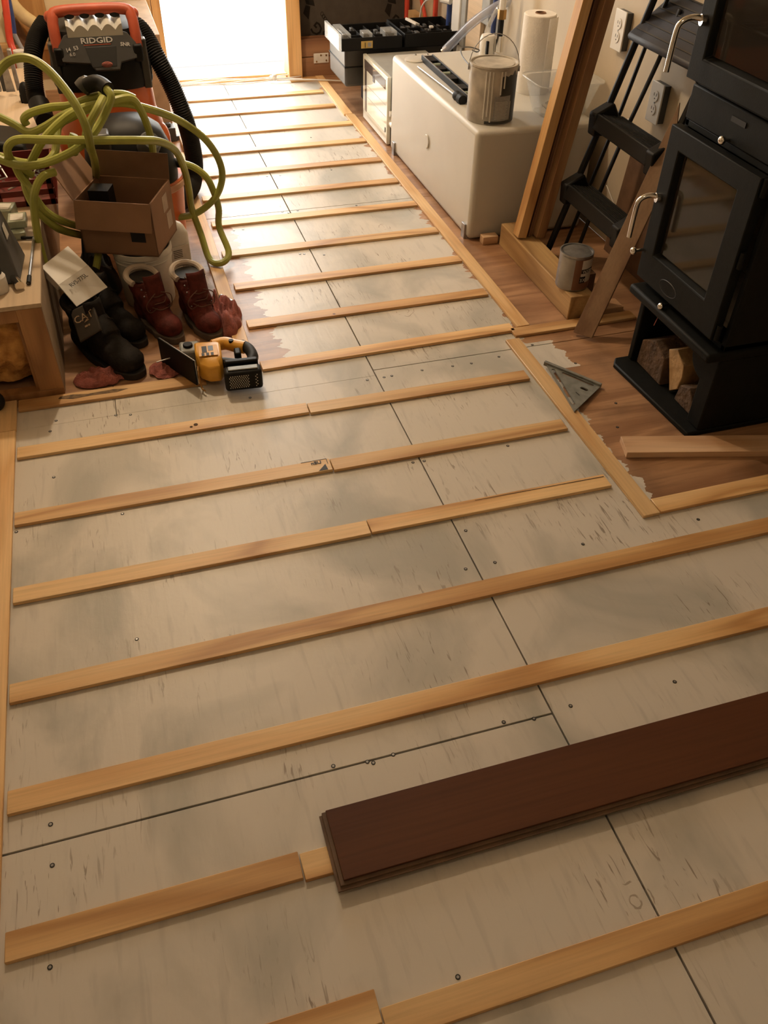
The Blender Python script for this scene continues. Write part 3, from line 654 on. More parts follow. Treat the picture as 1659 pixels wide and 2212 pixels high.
# wall outlets
def outlet(label, yc, zc):
    t = thing('wall_outlet', label, 'outlet', (XR, yc, zc), 0, 'outlets on the right wall')
    G().box(XR-.022, XR-.0005, yc-.034, yc+.034, zc-.056, zc+.056).obj('back_box', GREYD, t)
    G().box(XR-.027, XR-.022, yc-.036, yc+.036, zc-.06, zc+.06).obj('cover_plate', WHITE, t, bevel=.002)
    for s in (-1, 1):
        r = G().cyl((XR-.027, yc, zc+s*.02), (XR-.0295, yc, zc+s*.02), .0165, n=20).obj('receptacle', WHITE, t)
        G().box(XR-.0300, XR-.0290, yc-.0075, yc-.0055, zc+s*.02, zc+s*.02+.009).box(XR-.0300, XR-.0290, yc+.0055, yc+.0075, zc+s*.02, zc+s*.02+.009).cyl((XR-.029, yc, zc+s*.02-.007), (XR-.0300, yc, zc+s*.02-.007), .0022, n=8).obj('slots', INK, r)
    G().cyl((XR-.027, yc, zc), (XR-.0285, yc, zc), .003, n=8).obj('screw', STEEL, t)
outlet('duplex outlet left of the ladder seat, between the boards and the ladder', 2.80, .68)
outlet('duplex outlet seen between the ladder and the stove', 2.50, .54)
wobj('white_wire', 'thin white wire drooping along the wall behind the ladder', 'wire', G().tube([(1.69, 2.66, .44), (1.69, 2.60, .43), (1.69, 2.50, .40), (1.69, 2.42, .345), (1.69, 2.35, .335)], .0025, 6, smooth=5), WHITE)

# ================================================================ timber, leaning boards, can
tm = G().box(1.296, 1.378, 2.158, 2.736, .0005, .082).obj('timber_block', TIMB, bevel=.003)
tag(tm, 'thick short pine timber lying on the raw plywood', 'timber')
wobj('wood_offcut', 'small wood offcut between the tank and the timber', 'offcut', G().box(1.235, 1.295, 2.745, 2.78, .0005, .03), PALE, bevel=.002)
def lean(name, label, x0, y0, wx, dy, m, z0=.083, slope=.155, L=1.9, kx=0):
    a = math.atan(slope); M = Matrix.Translation((x0, y0, z0)) @ Matrix.Rotation(a, 4, 'Y')
    o = G().box(0, wx, 0, dy, 0, L).obj(name, m, local=True, bevel=.0015, loc=(x0, y0, z0+wx*math.sin(a)+.0005))
    o.rotation_euler = (0, a, 0); return tag(o, label, 'board', 'boards leaning by the tank')
lean('leaning_board', 'light-faced board leaning on the wall, leftmost of the bundle', 1.298, 2.590, .033, .045, PINE_Z)
lean('leaning_board', 'thin dark strip second in the leaning bundle', 1.3325, 2.612, .009, .05, PINE_D)
lean('leaning_board', 'thin dark strip third in the leaning bundle', 1.3430, 2.600, .008, .06, PINE_D)
lean('leaning_board', 'thin strip fourth in the leaning bundle', 1.3525, 2.605, .009, .05, PINE_D)
lean('leaning_board', 'reddish board rightmost of the leaning bundle', 1.363, 2.575, .034, .06, wood('pine_reddish', (.40, .24, .12, 1), (.34, .19, .09, 1), (.26, .13, .06, 1), 2), slope=.155)
# quart can
qc = paint_can('stain_can', 'small quart can of wood stain on the timber block', (1.335, 2.238, .0825), .0525, .118, STEEL)
arc_label(qc, 'silver_label', mat('grey_tin', (.36, .35, .33, 1), .35, metal=.3), .0525, D(-175), D(-118), .006, .108)
arc_label(qc, 'brown_label', LABELB, .0525, D(-118), D(-15), .006, .108)
arc_label(qc, 'white_label', LABELW, .0525, D(-93), D(-15), .030, .106, off=.0010)
arc_label(qc, 'black_band', INK, .0525, D(-93), D(-30), .062, .076, off=.0014)
arc_label(qc, 'black_square', INK, .0525, D(-96), D(-74), .030, .052, off=.0018)
def curved(t, s, m, r, a, z, h, off):
    wdt = .62*h
    for i, ch in enumerate(s):
        an = a+i*wdt/r; p = MW[t.name] @ Vector(((r+off)*math.cos(an), (r+off)*math.sin(an), z))
        text(ch, 'lettering', m, t, p, (-math.sin(an), math.cos(an), 0), (0, 0, 1), h)
curved(qc, 'WOOD', LABELW, .0525, D(-82), .064, .014, .0016)
curved(qc, '3X', LABELW, .0525, D(-91), .035, .016, .002)
wobj('amber_jar', 'shiny amber tin lying behind the quart can', 'jar', G().lathe([(.001, 0), (.028, .0), (.03, .004), (.03, .07), (.026, .074), (.001, .074)], (1.41, 2.335, .09), 20, M=Euler((-1.1, .45, 0)).to_matrix()), AMBER)
wobj('support_box', 'small brown block behind the timber under the amber tin', 'box', G().box(1.385, 1.46, 2.30, 2.40, .0005, .075), BROWN, bevel=.002)
# diagonal board leaning on the ladder / wall
q0, q1 = Vector((1.271, 2.066, .012)), Vector((1.322, 2.004, .012)); d = (Vector((1.56, 2.205, .64))-q0).normalized(); wv = (q1-q0)*.78; q1 = q0+wv; nn = d.cross(wv).normalized()*.010
L = .70
o = G().hull8([q0, q1, q1+nn, q0+nn, q0+d*L, q1+d*(L-.17), q1+d*(L-.17)+nn, q0+d*L+nn]).obj('leaning_board', wood('board_brown', (.30, .19, .11, 1), (.26, .155, .085, 1), (.20, .11, .06, 1), 2), bevel=.001)
tag(o, 'narrow board with cut top leaning between the timber and the stove', 'board')
# hardboard behind ladder
wobj('hardboard_sheet', 'brown hardboard sheet standing against the wall behind the ladder', 'board', G().slab([(1.66, 1.95, .001), (1.66, 2.60, .001), (1.69, 2.60, .34), (1.69, 1.95, .41)], .006), BROWN)
tag(G().tube([(1.655,2.657,0.218),(1.655,2.567,0.169),(1.655,2.531,0.125)], .0015, 5).obj('thin_wire', WHITE), 'fine pale wire on the hardboard between ladder steps', 'wire')
wobj('wood_offcut', 'pale offcut on the floor under the leaning board', 'offcut', G().box(1.43, 1.50, 2.16, 2.22, .0005, .02, Matrix.Identity(4)), PALE, bevel=.002)

# ================================================================ step ladder (folded, facing the room)
ld = thing('step_ladder', 'folded black three-step ladder leaning on the right wall', 'ladder', (1.42, 2.37, 0))
def rail(y, x0, sl, z1, r=.012, z0=0.0): return G().tube([(x0+sl*z0, y, z0+.004), (x0+sl*z1, y, z1)], r, 10, el=.8)
for y in (2.555, 2.175): rail(y, 1.392, .29, 1.0, .013).obj('front_rail', BLK, ld)
for pts in ([(1.670,2.535,0.844),(1.635,2.556,0.692),(1.590,2.555,0.501),(1.530,2.581,0.210),(1.490,2.599,0.009)], [(1.660,2.452,0.813),(1.630,2.464,0.670),(1.590,2.487,0.493),(1.530,2.506,0.223),(1.490,2.509,0.024)]):
    G().tube(pts, .0095, 10, el=.7).obj('rear_leg', BLKR, ld)
for y in (2.555, 2.175): G().box(1.375, 1.415, y-.02, y+.02, 0, .03).obj('rubber_foot', BLKR, ld, bevel=.004)
for z in (.28, .50):
    x = 1.392+.29*z; M = Matrix.Translation((x, 0, z)) @ Matrix.Rotation(math.radians(10), 4, 'Y')
    s_ = G().box(-.045, .055, 2.195, 2.535, -.012, .004, M).box(-.047, -.035, 2.195, 2.535, -.045, .004, M).obj('step', BLK, ld, bevel=.004)
    g = G()
    for k in range(8): g.box(-.032+k*.010, -.029+k*.010, 2.21, 2.52, .004, .006, M)
    o = g.obj('tread_rib', BLKR, s_)
    for y in (2.545, 2.185): G().prism([(x-.055, z+.008), (x+.01, z+.04), (x+.035, z-.0), (x+.0, z-.06), (x-.05, z-.06)], 'y', y-.022, y+.022).obj('step_bracket', BLK, ld, bevel=.006)
x = 1.392+.29*.73; M = Matrix.Translation((x-.01, 0, .735)) @ Matrix.Rotation(math.radians(-38), 4, 'Y')
G().box(-.03, .30, 2.18, 2.57, -.012, .012, M).obj('seat', SEAT, ld, bevel=.012, seg=3)
for k in range(10): G().box(.0+k*.028, .004+k*.028, 2.20, 2.55, .012, .0145, M).obj('seat_rib', GREYC, ld)

# ================================================================ STOVE
sv = thing('wood_stove', 'tall black iron wood stove with two glass doors', 'stove', (1.52, 1.69, 0))
X0, Y0, Y1 = 1.362, 1.500, 1.885
G().prism([(1.306, 1.865), (1.330, 1.497), (1.69, 1.497), (1.69, 1.895), (1.325, 1.892)], 'z', .0005, .016).obj('base_plate', IRON, sv, bevel=.004)
G().box(X0, 1.68, Y0, Y0+.055, .016, .235).obj('side_panel', IRON, sv, bevel=.004)
G().box(X0, 1.68, Y1-.022, Y1, .016, .235).obj('side_panel', IRON, sv, bevel=.004)
G().box(1.665, 1.68, Y0, Y1, .016, .235).obj('rear_panel', IRON, sv)
# arched valance over log niche
pts = [(Y0+.05, .235), (Y0+.05, .15)]+[(Y0+.05+.06*math.sin(D(a)), .15+.055*(1-math.cos(D(a)))) for a in range(0, 91, 15)]+[(Y1-.02, .215), (Y1-.02, .235)]
G().prism(pts, 'x', X0, X0+.012).obj('valance', IRON, sv, bevel=.002)
G().box(X0-.045, 1.685, Y0-.006, Y1+.008, .235, .262).obj('hearth_ledge', IRON, sv, bevel=.008, seg=3)
# fire box: shell with an opening behind the glass
def hollow(x0, x1, y0, y1, z0, z1, t, name):
    g = G().box(x0, x1, y0, y0+t, z0, z1).box(x0, x1, y1-t, y1, z0, z1).box(x1-t, x1, y0, y1, z0, z1).box(x0, x1, y0, y1, z0, z0+t).box(x0, x1, y0, y1, z1-t, z1)
    return g.obj(name, IRON, sv, bevel=.002)
hollow(X0, 1.68, Y0, Y1, .262, .705, .016, 'firebox')
hollow(X0, 1.68, Y0, Y1, .785, 1.22, .016, 'oven')
G().box(X0-.004, 1.68, Y0, Y1, .705, .785).obj('control_panel', IRON, sv, bevel=.004)
G().box(X0-.006, X0-.003, 1.655, 1.71, .752, .764).obj('air_slot', INK, sv)
def frame_door(y0, y1, z0, z1, a0, a1, b0, b1, nm):
    """frame around the opening a0..a1 x b0..b1"""
    g = G(); x0, x1 = X0-.030, X0-.003
    R = [[Vector((x, y, z)) for y, z in q] for x, q in ((x1, ((y0, z0), (y1, z0), (y1, z1), (y0, z1))), (x0, ((y0, z0), (y1, z0), (y1, z1), (y0, z1))),
         (x0, ((a0, b0), (a1, b0), (a1, b1), (a0, b1))), (x0+.020, ((a0+.008, b0+.008), (a1-.008, b0+.008), (a1-.008, b1-.008), (a0+.008, b1-.008))), (x1, ((a0+.008, b0+.008), (a1-.008, b0+.008), (a1-.008, b1-.008), (a0+.008, b1-.008))))]
    g.rings(R, closed=True)
    o = g.obj(nm, IRON, sv, bevel=.003)
    G().box(X0-.014, X0-.009, a0+.009, a1-.009, b0+.009, b1-.009).obj('glass_pane', STGL, o)
    return o
d1 = frame_door(1.525, 1.895, .285, .690, 1.592, 1.842, .365, .640, 'fire_door')
d2 = frame_door(1.525, 1.885, .800, 1.20, 1.578, 1.835, .850, 1.16, 'oven_door')
def chrome_handle(o, y, zt, zb, out=.055):
    h = G().tube([(X0-.028, y-.012, zt), (X0-.028-out*.5, y, zt+.004), (X0-.028-out, y+.006, zt-.006), (X0-.028-out*1.15, y+.008, zt-.03), (X0-.028-out*1.2, y+.008, zb)], .0068, 12, smooth=4).obj('handle', CHROME, o)
    G().cyl((X0-.029, y-.012, zt), (X0-.040, y-.010, zt), .012, n=16).obj('handle_collar', CHROME, o)
chrome_handle(d1, 1.885, .512, .402, .045)
chrome_handle(d2, 1.875, .925, .815, .05)
k = [(1.340,1.701,0.713),(1.325,1.742,0.267),(1.300,1.888,0.362)]
for i, p in enumerate(k):
    if i == 2: p = (p[0], p[1], p[2])
    G().ball(p, .0105, .8, 1, 1).cyl(p, (p[0]+.035, p[1], p[2]), .004, n=8).obj('knob', CHROME, sv)
G().tube([Vector((1.326, 1.735+.040*math.cos(D(a)), .322+.018*math.sin(D(a)))) for a in range(0, 360, 12)], .0009, 5, closed=True).obj('oval_badge', GREYC, sv)
for z in (.31, .50, .67): G().cyl((X0-.018, 1.519, z-.02), (X0-.018, 1.519, z+.02), .007, n=10).obj('hinge', IRON, sv)
g = G()
for k2 in range(9): g.cyl((1.40, 1.53+.038*k2, .92), (1.66, 1.53+.038*k2, .92), .002, n=6)
g.cyl((1.40, 1.52, .92), (1.40, 1.87, .92), .003, n=6).obj('oven_rack', STEEL, sv)
G().tube([k[1], (1.324, k[1][1]-.002, k[1][2]-.03), (1.322, k[1][1]+.004, k[1][2]-.06)], .0012, 5).obj('pull_cord', RAG, sv)
G().box(1.40, 1.64, 1.56, 1.83, .03+.262, .045+.262).obj('fire_brick', mat('fire_brick', (.30, .24, .17, 1), .9), sv)
G().box(1.60, 1.655, 1.53, 1.86, .31, .66).obj('fire_brick', mat('fire_brick', (.30, .24, .17, 1), .9), sv)
# logs in the niche
g = G().prism([(1.72, .017), (1.855, .017), (1.85, .095), (1.79, .125), (1.73, .10)], 'x', 1.375, 1.62)
tag(g.obj('firewood_log', BARK, bevel=.003), 'brown squared log at the left of the stove niche', 'log', 'firewood in the stove')
g = G().prism([(1.655, .045), (1.685, .02), (1.735, .128), (1.70, .148), (1.655, .120), (1.648, .09)], 'x', 1.385, 1.60)
tag(g.obj('firewood_log', SPLIT, bevel=.002), 'pale split log with bright end in the stove niche', 'log', 'firewood in the stove')
g = G().prism([(1.565, .017), (1.65, .017), (1.64, .07), (1.60, .085), (1.565, .05)], 'x', 1.38, 1.62)
tag(g.obj('firewood_log', BARK, bevel=.003), 'dark bark-covered log at the right of the stove niche', 'log', 'firewood in the stove')

# speed square
sq = thing('speed_square', 'grey metal triangular speed square resting on the edging strip', 'square', (1.14, 1.8, .0095))
A, B, Cc = [Vector(p) for p in [(1.107,1.923,0.020),(1.221,1.777,0.012),(1.081,1.673,0.012)]]
A = Vector((A.x, A.y, .0125)); B = Vector((B.x, B.y, .0045)); Cc = Vector((Cc.x, Cc.y, .0105))
def tri(a, b, c): return lambda u, v, w: a*u+b*v+c*w
T = tri(A, B, Cc); up_ = (B-A).cross(Cc-A).normalized(); up_ = up_ if up_.z > 0 else -up_
def plate(holes, outer, h0, h1):
    bm = bmesh.new(); edges = []
    for loop in [outer]+holes:
        vs_ = [bm.verts.new(p+up_*h0) for p in loop]
        for i in range(len(vs_)): edges.append(bm.edges.new((vs_[i], vs_[(i+1) % len(vs_)])))
    r = bmesh.ops.triangle_fill(bm, use_beauty=True, edges=edges)
    fs = [f for f in r['geom'] if isinstance(f, bmesh.types.BMFace)]
    ex = bmesh.ops.extrude_face_region(bm, geom=fs)
    for v in [v for v in ex['geom'] if isinstance(v, bmesh.types.BMVert)]: v.co += up_*(h1-h0)
    return bm
def slot(p, q, r, n=5):
    p, q = Vector(p), Vector(q); d = (q-p).normalized(); s = up_.cross(d)
    return [q+r*(math.cos(t)*s+math.sin(t)*d) for t in [PI*k/n for k in range(n+1)]]+[p+r*(math.cos(t)*s+math.sin(t)*d) for t in [PI+PI*k/n for k in range(n+1)]]
def T2(u, v, w_): return T(u, v, w_)
g = G(); g.b = plate([slot(T2(.79, .085, .125), T2(.11, .085, .805), .0056), slot(T2(.62, .285, .095), T2(.12, .78, .10), .0050), slot(T2(.20, .50, .30), T2(.13, .57, .30), .0060)], [A, B, Cc], 0, .004)
g.obj('plate', ALU, sq)
s1 = (Cc-A).normalized()
dAB = (B-A).normalized(); inn = up_.cross(dAB); inn = inn if inn.dot(Cc-A) > 0 else -inn
g = G(); g.hull8([A-up_*.002, B-up_*.002, B-up_*.002+inn*.010, A-up_*.002+inn*.010, A+up_*.011, B+up_*.011, B+up_*.011+inn*.010, A+up_*.011+inn*.010])
g.obj('fence', ALU, sq, bevel=.001)
p0, p1 = T2(.22, .29, .49), T2(.14, .33, .53)
G().tube([p0+up_*.0045, p1+up_*.0045], .001, 5).obj('scribe_notch', INK, sq)

# ================================================================ cables at the doorway
g = G()
random.seed(11)
for k in range(4):
    pts = [(.33+i*.1, 4.90+.02*math.sin(i*1.3+k*1.7)+.012*k, .012+.004*k) for i in range(8)]
    g.tube(pts, .0028, 6, smooth=4)
tag(g.obj('cable_bundle', WHITE), 'loose white wires tied together along the doorway threshold', 'cable')
tag(G().cyl((.86, 4.93, .02), (.885, 4.91, .02), .012, n=10).ball((.88, 4.915, .03), .014).obj('cable_tie', WHITE), 'white plastic connector knot near the door post', 'connector')
tag(G().tube([(.89, 4.905, .012), (1.0, 4.88, .016), (1.13, 4.84, .016), (1.28, 4.82, .006), (1.46, 4.80, .006)], .004, 6, smooth=4).obj('white_cable', WHITE), 'white cable running from the doorway to the tool case', 'cable')
tag(G().box(1.255, 1.275, 4.81, 4.83, .0, .018).obj('cable_clip', WHITE, bevel=.002), 'white clip on the cable by the tool case', 'clip')

# ================================================================ LEFT: low cabinet with insulation
cb = thing('low_cabinet', 'low plywood-topped wooden cabinet frame at the left edge', 'cabinet', (-.6, 3.0, 0))
CZ = .286
G().box(-.95, -.268, 2.150, 3.95, CZ-.012, CZ).obj('top_panel', PLY, cb, bevel=.001)
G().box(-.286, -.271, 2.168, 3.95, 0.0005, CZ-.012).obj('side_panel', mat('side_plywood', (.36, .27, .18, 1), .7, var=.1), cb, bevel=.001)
PIN_C = wood('frame_pine', (.50, .27, .11, 1), (.42, .21, .08, 1), (.30, .14, .05, 1), 2)
G().box(-.335, -.272, 2.152, 2.168, .022, CZ-.013).obj('frame_post', PIN_C, cb, bevel=.001)
G().box(-.345, -.288, 2.170, 2.205, .0005, CZ-.013).obj('frame_post', PIN_C, cb, bevel=.001)
G().box(-.95, -.335, 2.152, 2.185, CZ-.048, CZ-.013).obj('top_rail', PIN_C, cb, bevel=.001)
G().box(-.95, -.272, 2.150, 2.185, .0005, .022).obj('bottom_rail', PIN_C, cb, bevel=.001)
g = G()
def ins(u, v):
    x = -.95+.66*u; z = .02+.24*v
    return Vector((x, 2.205+.035*(1-math.sin(PI*min(max(v, 0), 1)))-.022*noise.fractal(Vector((x*14, z*14, 3)), .8, 2, 4)+.03*max(0, u-.93)/.07, z))
g.grid(ins, 90, 40); o = g.obj('insulation', INSUL, cb); o['kind'] = 'stuff'
wobj('black_tool_bag', 'black soft object at the very left beside the cabinet foot', 'bag', G().ball((-.455, 2.118, .031), .030, 1, .9, 1, n=16, m=10), BLKR)

# things on the cabinet
case = thing('grey_tool_box', 'tall dark grey case standing at the left edge on the cabinet', 'box', (-.37, 2.35, CZ), math.radians(-4))
G().hull8([(-.06, -.09, 0), (.055, -.07, 0), (.055, .10, 0), (-.06, .10, 0), (-.06, -.06, .13), (.035, -.02, .13), (.02, .10, .15), (-.06, .10, .15)]).obj('shell', GREYD, case, local=True, bevel=.006)
G().hull8([(.0385, -.005, .095), (.0385, .03, .095), (.037, .03, .128), (.037, -.0, .128), (.041, -.005, .095), (.041, .03, .095), (.036, .03, .13), (.036, .0, .13)]).obj('paper_label', LABELW, case, local=True)
jr = thing('white_jar', 'white jar with black lid in front of the grey case', 'jar', (-.375, 2.245, CZ))
G().lathe([(.026, 0), (.028, .004), (.028, .042), (.022, .05), (.018, .052)], n=24).obj('body', WHITE, jr, local=True)
G().lathe([(.021, .050), (.022, .052), (.021, .082), (.012, .086)], n=20).obj('lid', BLK, jr, local=True)
wobj('chrome_socket', 'short chrome socket lying beside the white jar', 'socket', G().cyl((-.335, 2.285, CZ+.012), (-.318, 2.235, CZ+.012), .011, .0125, n=16), CHROME)
th = thing('hex_wrench', 'bronze T-handled hex wrench lying on the cabinet top', 'wrench', (-.30, 2.4, CZ))
p = [(-0.286,2.544,0.292),(-0.298,2.258,0.292),(-0.321,2.553,0.292),(-0.282,2.546,0.292)]
G().cyl(p[0], p[1], .0042, n=8).obj('shaft', STEEL, th)
G().cyl(p[2], p[3], .0045, n=8).obj('crossbar', BLK, th)
G().cyl(Vector(p[1])+(Vector(p[0])-Vector(p[1]))*.14, p[1], .0062, n=8).obj('rubber_tip', BLK, th)
def tin(label, x, y, z, a, h, mm, hole=True):
    t = thing('clear_case', label, 'case', (x, y, z), a, 'small cases on the cabinet')
    G().box(-.026, .026, -.034, .034, 0, h).obj('shell', mm, t, local=True, bevel=.003)
    if hole: G().box(-.018, .018, -.024, .02, h, h+.0012).obj('window', LABELW, t, local=True)
    return t
PGREEN = mat('pale_green_plastic', (.34, .38, .29, 1), .25, var=.15)
tin('striped pale green case at the bottom of the small stack', -.335, 2.585, CZ, .1, .022, PGREEN, False)
tin('clear lidded case with white window on top of the stack', -.325, 2.615, CZ+.022, .0, .022, PGREEN)
tin('clear lidded case leaning furthest left behind the grey box', -.362, 2.70, CZ, -.2, .045, PGREEN)
# red crate
cr = thing('red_crate', 'dark red slotted plastic crate on the cabinet behind the hose', 'crate', (-.30, 2.95, CZ))
g = G()
for z in (.0, .032, .064): g.box(-.56, -.215, 2.795, 2.80, CZ+z, CZ+z+.018)
for x in (-.55, -.47, -.39, -.31, -.235): g.box(x, x+.016, 2.795, 2.801, CZ, CZ+.082)
g.box(-.56, -.215, 2.80, 3.06, CZ, CZ+.005)
for x in (-.56, -.222): g.box(x, x+.006, 2.80, 3.06, CZ, CZ+.082)
g.box(-.56, -.215, 3.055, 3.06, CZ, CZ+.082)
g.obj('basket', REDCR, cr, bevel=.001)
g = G(); random.seed(4)
for k in range(60):
    x, y = random.uniform(-.5, -.24), random.uniform(2.82, 3.04); a = random.random()*3
    g.cyl((x, y, CZ+.02+random.random()*.05), (x+.04*math.cos(a), y+.04*math.sin(a), CZ+.02+random.random()*.05), .003, n=6)
tag(g.obj('loose_fasteners', STEEL), 'jumble of small metal fasteners in the red crate', 'hardware', kind='stuff')
wobj('black_tool_case', 'black plastic case standing behind the red crate at the left edge', 'case', G().hull8([(-.62, 3.09, CZ), (-.27, 3.09, CZ), (-.27, 3.3, CZ), (-.62, 3.3, CZ), (-.62, 3.12, CZ+.14), (-.30, 3.12, CZ+.08), (-.30, 3.3, CZ+.08), (-.62, 3.3, CZ+.14)]), BLK, bevel=.01)
# upright steel things and white post behind the cabinet
wobj('hand_saw', 'pointed steel blade standing upright behind the cabinet', 'saw', G().prism([(-0.417,4.000,0.199),(-0.396,4.000,0.198),(-0.361,4.000,0.370)][0:0] or [(-.400, .29), (-.365, .29), (-.385, .60)], 'y', 4.0, 4.004), STEEL)
for i, (xa_, xb_, zt, m, lb) in enumerate(((-.47, -.42, .47, GREYM, 'grey upright panel at the far left'), (-.415, -.395, .46, GREYD, 'dark narrow upright bar left of the blade'), (-.36, -.345, .44, STEEL, 'bright steel bar right of the blade'))):
    wobj('upright_bar', lb, 'bar', G().box(xa_, xb_, 4.02, 4.05, .287, zt), m, bevel=.002)
wobj('drill', 'black drill chuck standing by the steel bars', 'drill', G().lathe([(.02, 0), (.024, .01), (.024, .05), (.014, .07), (.006, .075)], (-.315, 3.86, CZ), 16).box(-.34, -.29, 3.85, 3.90, CZ+.0, CZ+.03), BLK)
wobj('white_pipe', 'white upright pipe under the red and grey pipes', 'pipe', G().cyl((-.36, 4.6, .05), (-.36, 4.6, .30), .026, n=20), WHITE)
wobj('cabinet_ledge', 'lower wooden bench beyond the plywood-topped cabinet', 'bench', G().box(-.95, -.28, 3.955, 4.50, .0005, .25), PLY, bevel=.002)
# pipes in the far left corner
tag(G().tube([(-0.372,4.750,0.510),(-0.384,4.720,0.405),(-0.395,4.700,0.314),(-0.380,4.660,0.245),(-0.381,4.620,0.159)], .016, 12, smooth=5).obj('water_pipe', REDPEX), 'red water pipe in the far left corner', 'pipe', 'pipes in the far left corner')
tag(G().tube([(-0.365,4.820,0.497),(-0.370,4.800,0.388),(-0.377,4.790,0.328)], .013, 12, smooth=5).obj('water_pipe', BLUEPEX), 'blue water pipe behind the red one at far left', 'pipe', 'pipes in the far left corner')
tag(G().tube([(-0.377,4.790,0.328),(-0.366,4.780,0.290),(-0.349,4.760,0.242),(-0.351,4.740,0.182)], .011, 12, smooth=5).obj('water_pipe', GREYPEX), 'grey water pipe continuing below the blue pipe', 'pipe', 'pipes in the far left corner')
wobj('foam_insulation', 'cream insulated duct slanting down across the far left corner', 'insulation', G().tube([(-0.377,4.900,0.492),(-0.358,4.900,0.425),(-0.321,4.900,0.374),(-0.271,4.900,0.332),(-0.220,4.900,0.279)], .030, 14, smooth=5), CREAM)
wobj('wall_stud', 'vertical wooden stud left of the doorway', 'stud', G().box(.235, .285, 4.98, 5.048, 0, 2.0), PINE_Z, bevel=.002)
wobj('wall_stud', 'orange-toned wooden stud behind the vacuum', 'stud', G().box(-.37, -.22, 5.01, 5.048, .1, 2.0), PINE_Z, bevel=.002)
wobj('dark_triangle_brace', 'dark brown brace behind the far left pipes', 'brace', G().prism([(-.42, .24), (-.33, .24), (-.36, .34), (-.42, .38)], 'y', 4.96, 5.0), BROWN)
wobj('cross_rail', 'pale horizontal wood rail behind the far left pipes', 'rail', G().box(-.6, .1, 5.0, 5.045, .20, .235), PINE, bevel=.002)
# side panel, small pump beyond the vacuum
wobj('side_cabinet', 'tan cabinet side standing between the vacuum and the doorway', 'cabinet', G().box(.05, .262, 4.22, 4.9, .035, .42), mat('tan_panel', (.36, .25, .16, 1), .6), bevel=.003)
wobj('small_pump', 'small dark pump on the floor beside the black hose', 'pump', G().box(.20, .265, 4.12, 4.19, .0005, .06).box(.21, .30, 4.13, 4.16, .002, .02).cyl((.235, 4.15, .06), (.235, 4.15, .075), .014, n=12), GREYC, bevel=.003)
wobj('wood_offcut', 'pale board offcut on the floor behind the black hose', 'offcut', G().box(.17, .235, 3.74, 4.10, .0005, .02), PALE, bevel=.002)
wobj('wood_offcut', 'small tan block beside the edging strip under the hose', 'offcut', G().box(.275, .33, 3.98, 4.10, .0005, .03), PALE, bevel=.002)

# ================================================================ big orange and black vacuum
vc = thing('shop_vacuum', 'large orange and black shop vacuum with ribbed hose', 'vacuum', (0, 3.5, 0))
VX, VY = -.005, 3.52
G().lathe([(.155, .02), (.190, .05), (.200, .12), (.198, .22), (.186, .30), (.172, .34), (.166, .47)], (VX, VY, 0), 48, sq=(2.6, 1, .92)).obj('tank', ORANGE, vc)
for s in (-1, 1): G().ball((VX+s*.168, VY-.05, .235), .05, .75, 1.1, 1.3).obj('tank_bulge', ORANGE, vc)
G().lathe([(.172, .445), (.176, .455), (.176, .49), (.166, .57), (.158, .60), (.146, .630), (.125, .640)], (VX, VY, 0), 48, sq=(3.2, 1, .95)).obj('lid', BLK, vc)
# sloping label shield with recess
n0 = Vector((VX, VY-.165, .565))
sh = []
ua, uz = Vector((1, 0, 0)), Vector((0, .45, 1)).normalized(); un = ua.cross(uz)
g = G()
prof = [(-.125, -.012), (-.130, .035), (-.105, .068), (-.05, .085), (.05, .085), (.105, .068), (.130, .035), (.125, -.012), (.07, -.022), (.06, -.045), (-.02, -.045), (-.035, -.022)]
c0 = Vector((VX, VY-.166, .560))
g.rings([[c0+ua*a+uz*b_+un*h for a, b_ in prof] for h in (-.02, .004)]).obj('label_shield', GREYC, vc, bevel=.002)
g = G(); g.rings([[c0+ua*a+uz*b_+un*h for a, b_ in ((-.03, -.035), (.052, -.035), (.062, .028), (-.042, .028))] for h in (.003, .0055)]).obj('recess_shade', INK, vc, bevel=.002)  # raised black plate, its colour stands in for the dark of a hollow
text('RIDGID', 'lettering', INKW, vc, c0+uz*.040+un*.005, ua, uz, .024, sx=1.35, bold=.0004)
text('14  53', 'lettering', INKW, vc, c0+uz*.020-ua*.085+un*.005, ua*1+uz*.18, uz, .017, bold=.0003)
text('6.0', 'lettering', INKW, vc, c0+uz*.004-ua*.088+un*.005, ua, uz, .016)
text('SNR', 'lettering', INKW, vc, c0+uz*.026+ua*.092+un*.005, ua-uz*.08, uz, .016, sx=1.1, bold=.0004)
g = G(); g.rings([[c0+ua*a+uz*b_+un*h for a, b_ in ((-.045, .034), (.045, .034), (.045, .0358), (-.045, .0358))] for h in (.004, .0052)]).obj('underline', ORED, vc)
# silver fluted saddle and orange-red handle
g = G(); prof = []
for k in range(41):
    t = -1+2*k/40; prof.append((t*.092, .018*abs(math.cos(k/40*4*PI))))
R = []
for h, zz in ((-.02, 0), (.07, .035)):
    R.append([Vector((VX+a, VY-.125+h, .634+zz*.7+b_)) for a, b_ in prof]+[Vector((VX+.092, VY-.125+h, .60)), Vector((VX-.092, VY-.125+h, .60))])
g.rings(R).obj('fluted_saddle', mat('silver_plastic', (.50, .49, .45, 1), .35, var=.05), vc)
g = G().tube([(VX-.132, VY-.14, .575), (VX-.133, VY-.125, .625), (VX-.130, VY-.105, .665), (VX-.112, VY-.092, .684), (VX, VY-.090, .688), (VX+.112, VY-.092, .684), (VX+.130, VY-.105, .665), (VX+.133, VY-.125, .625), (VX+.132, VY-.14, .575)], .0185, 12, smooth=4)
for s in (-1, 1): g.ball((VX+s*.140, VY-.085, .668), .018, 1, 1, 1.1)
g.obj('handle', ORED, vc)
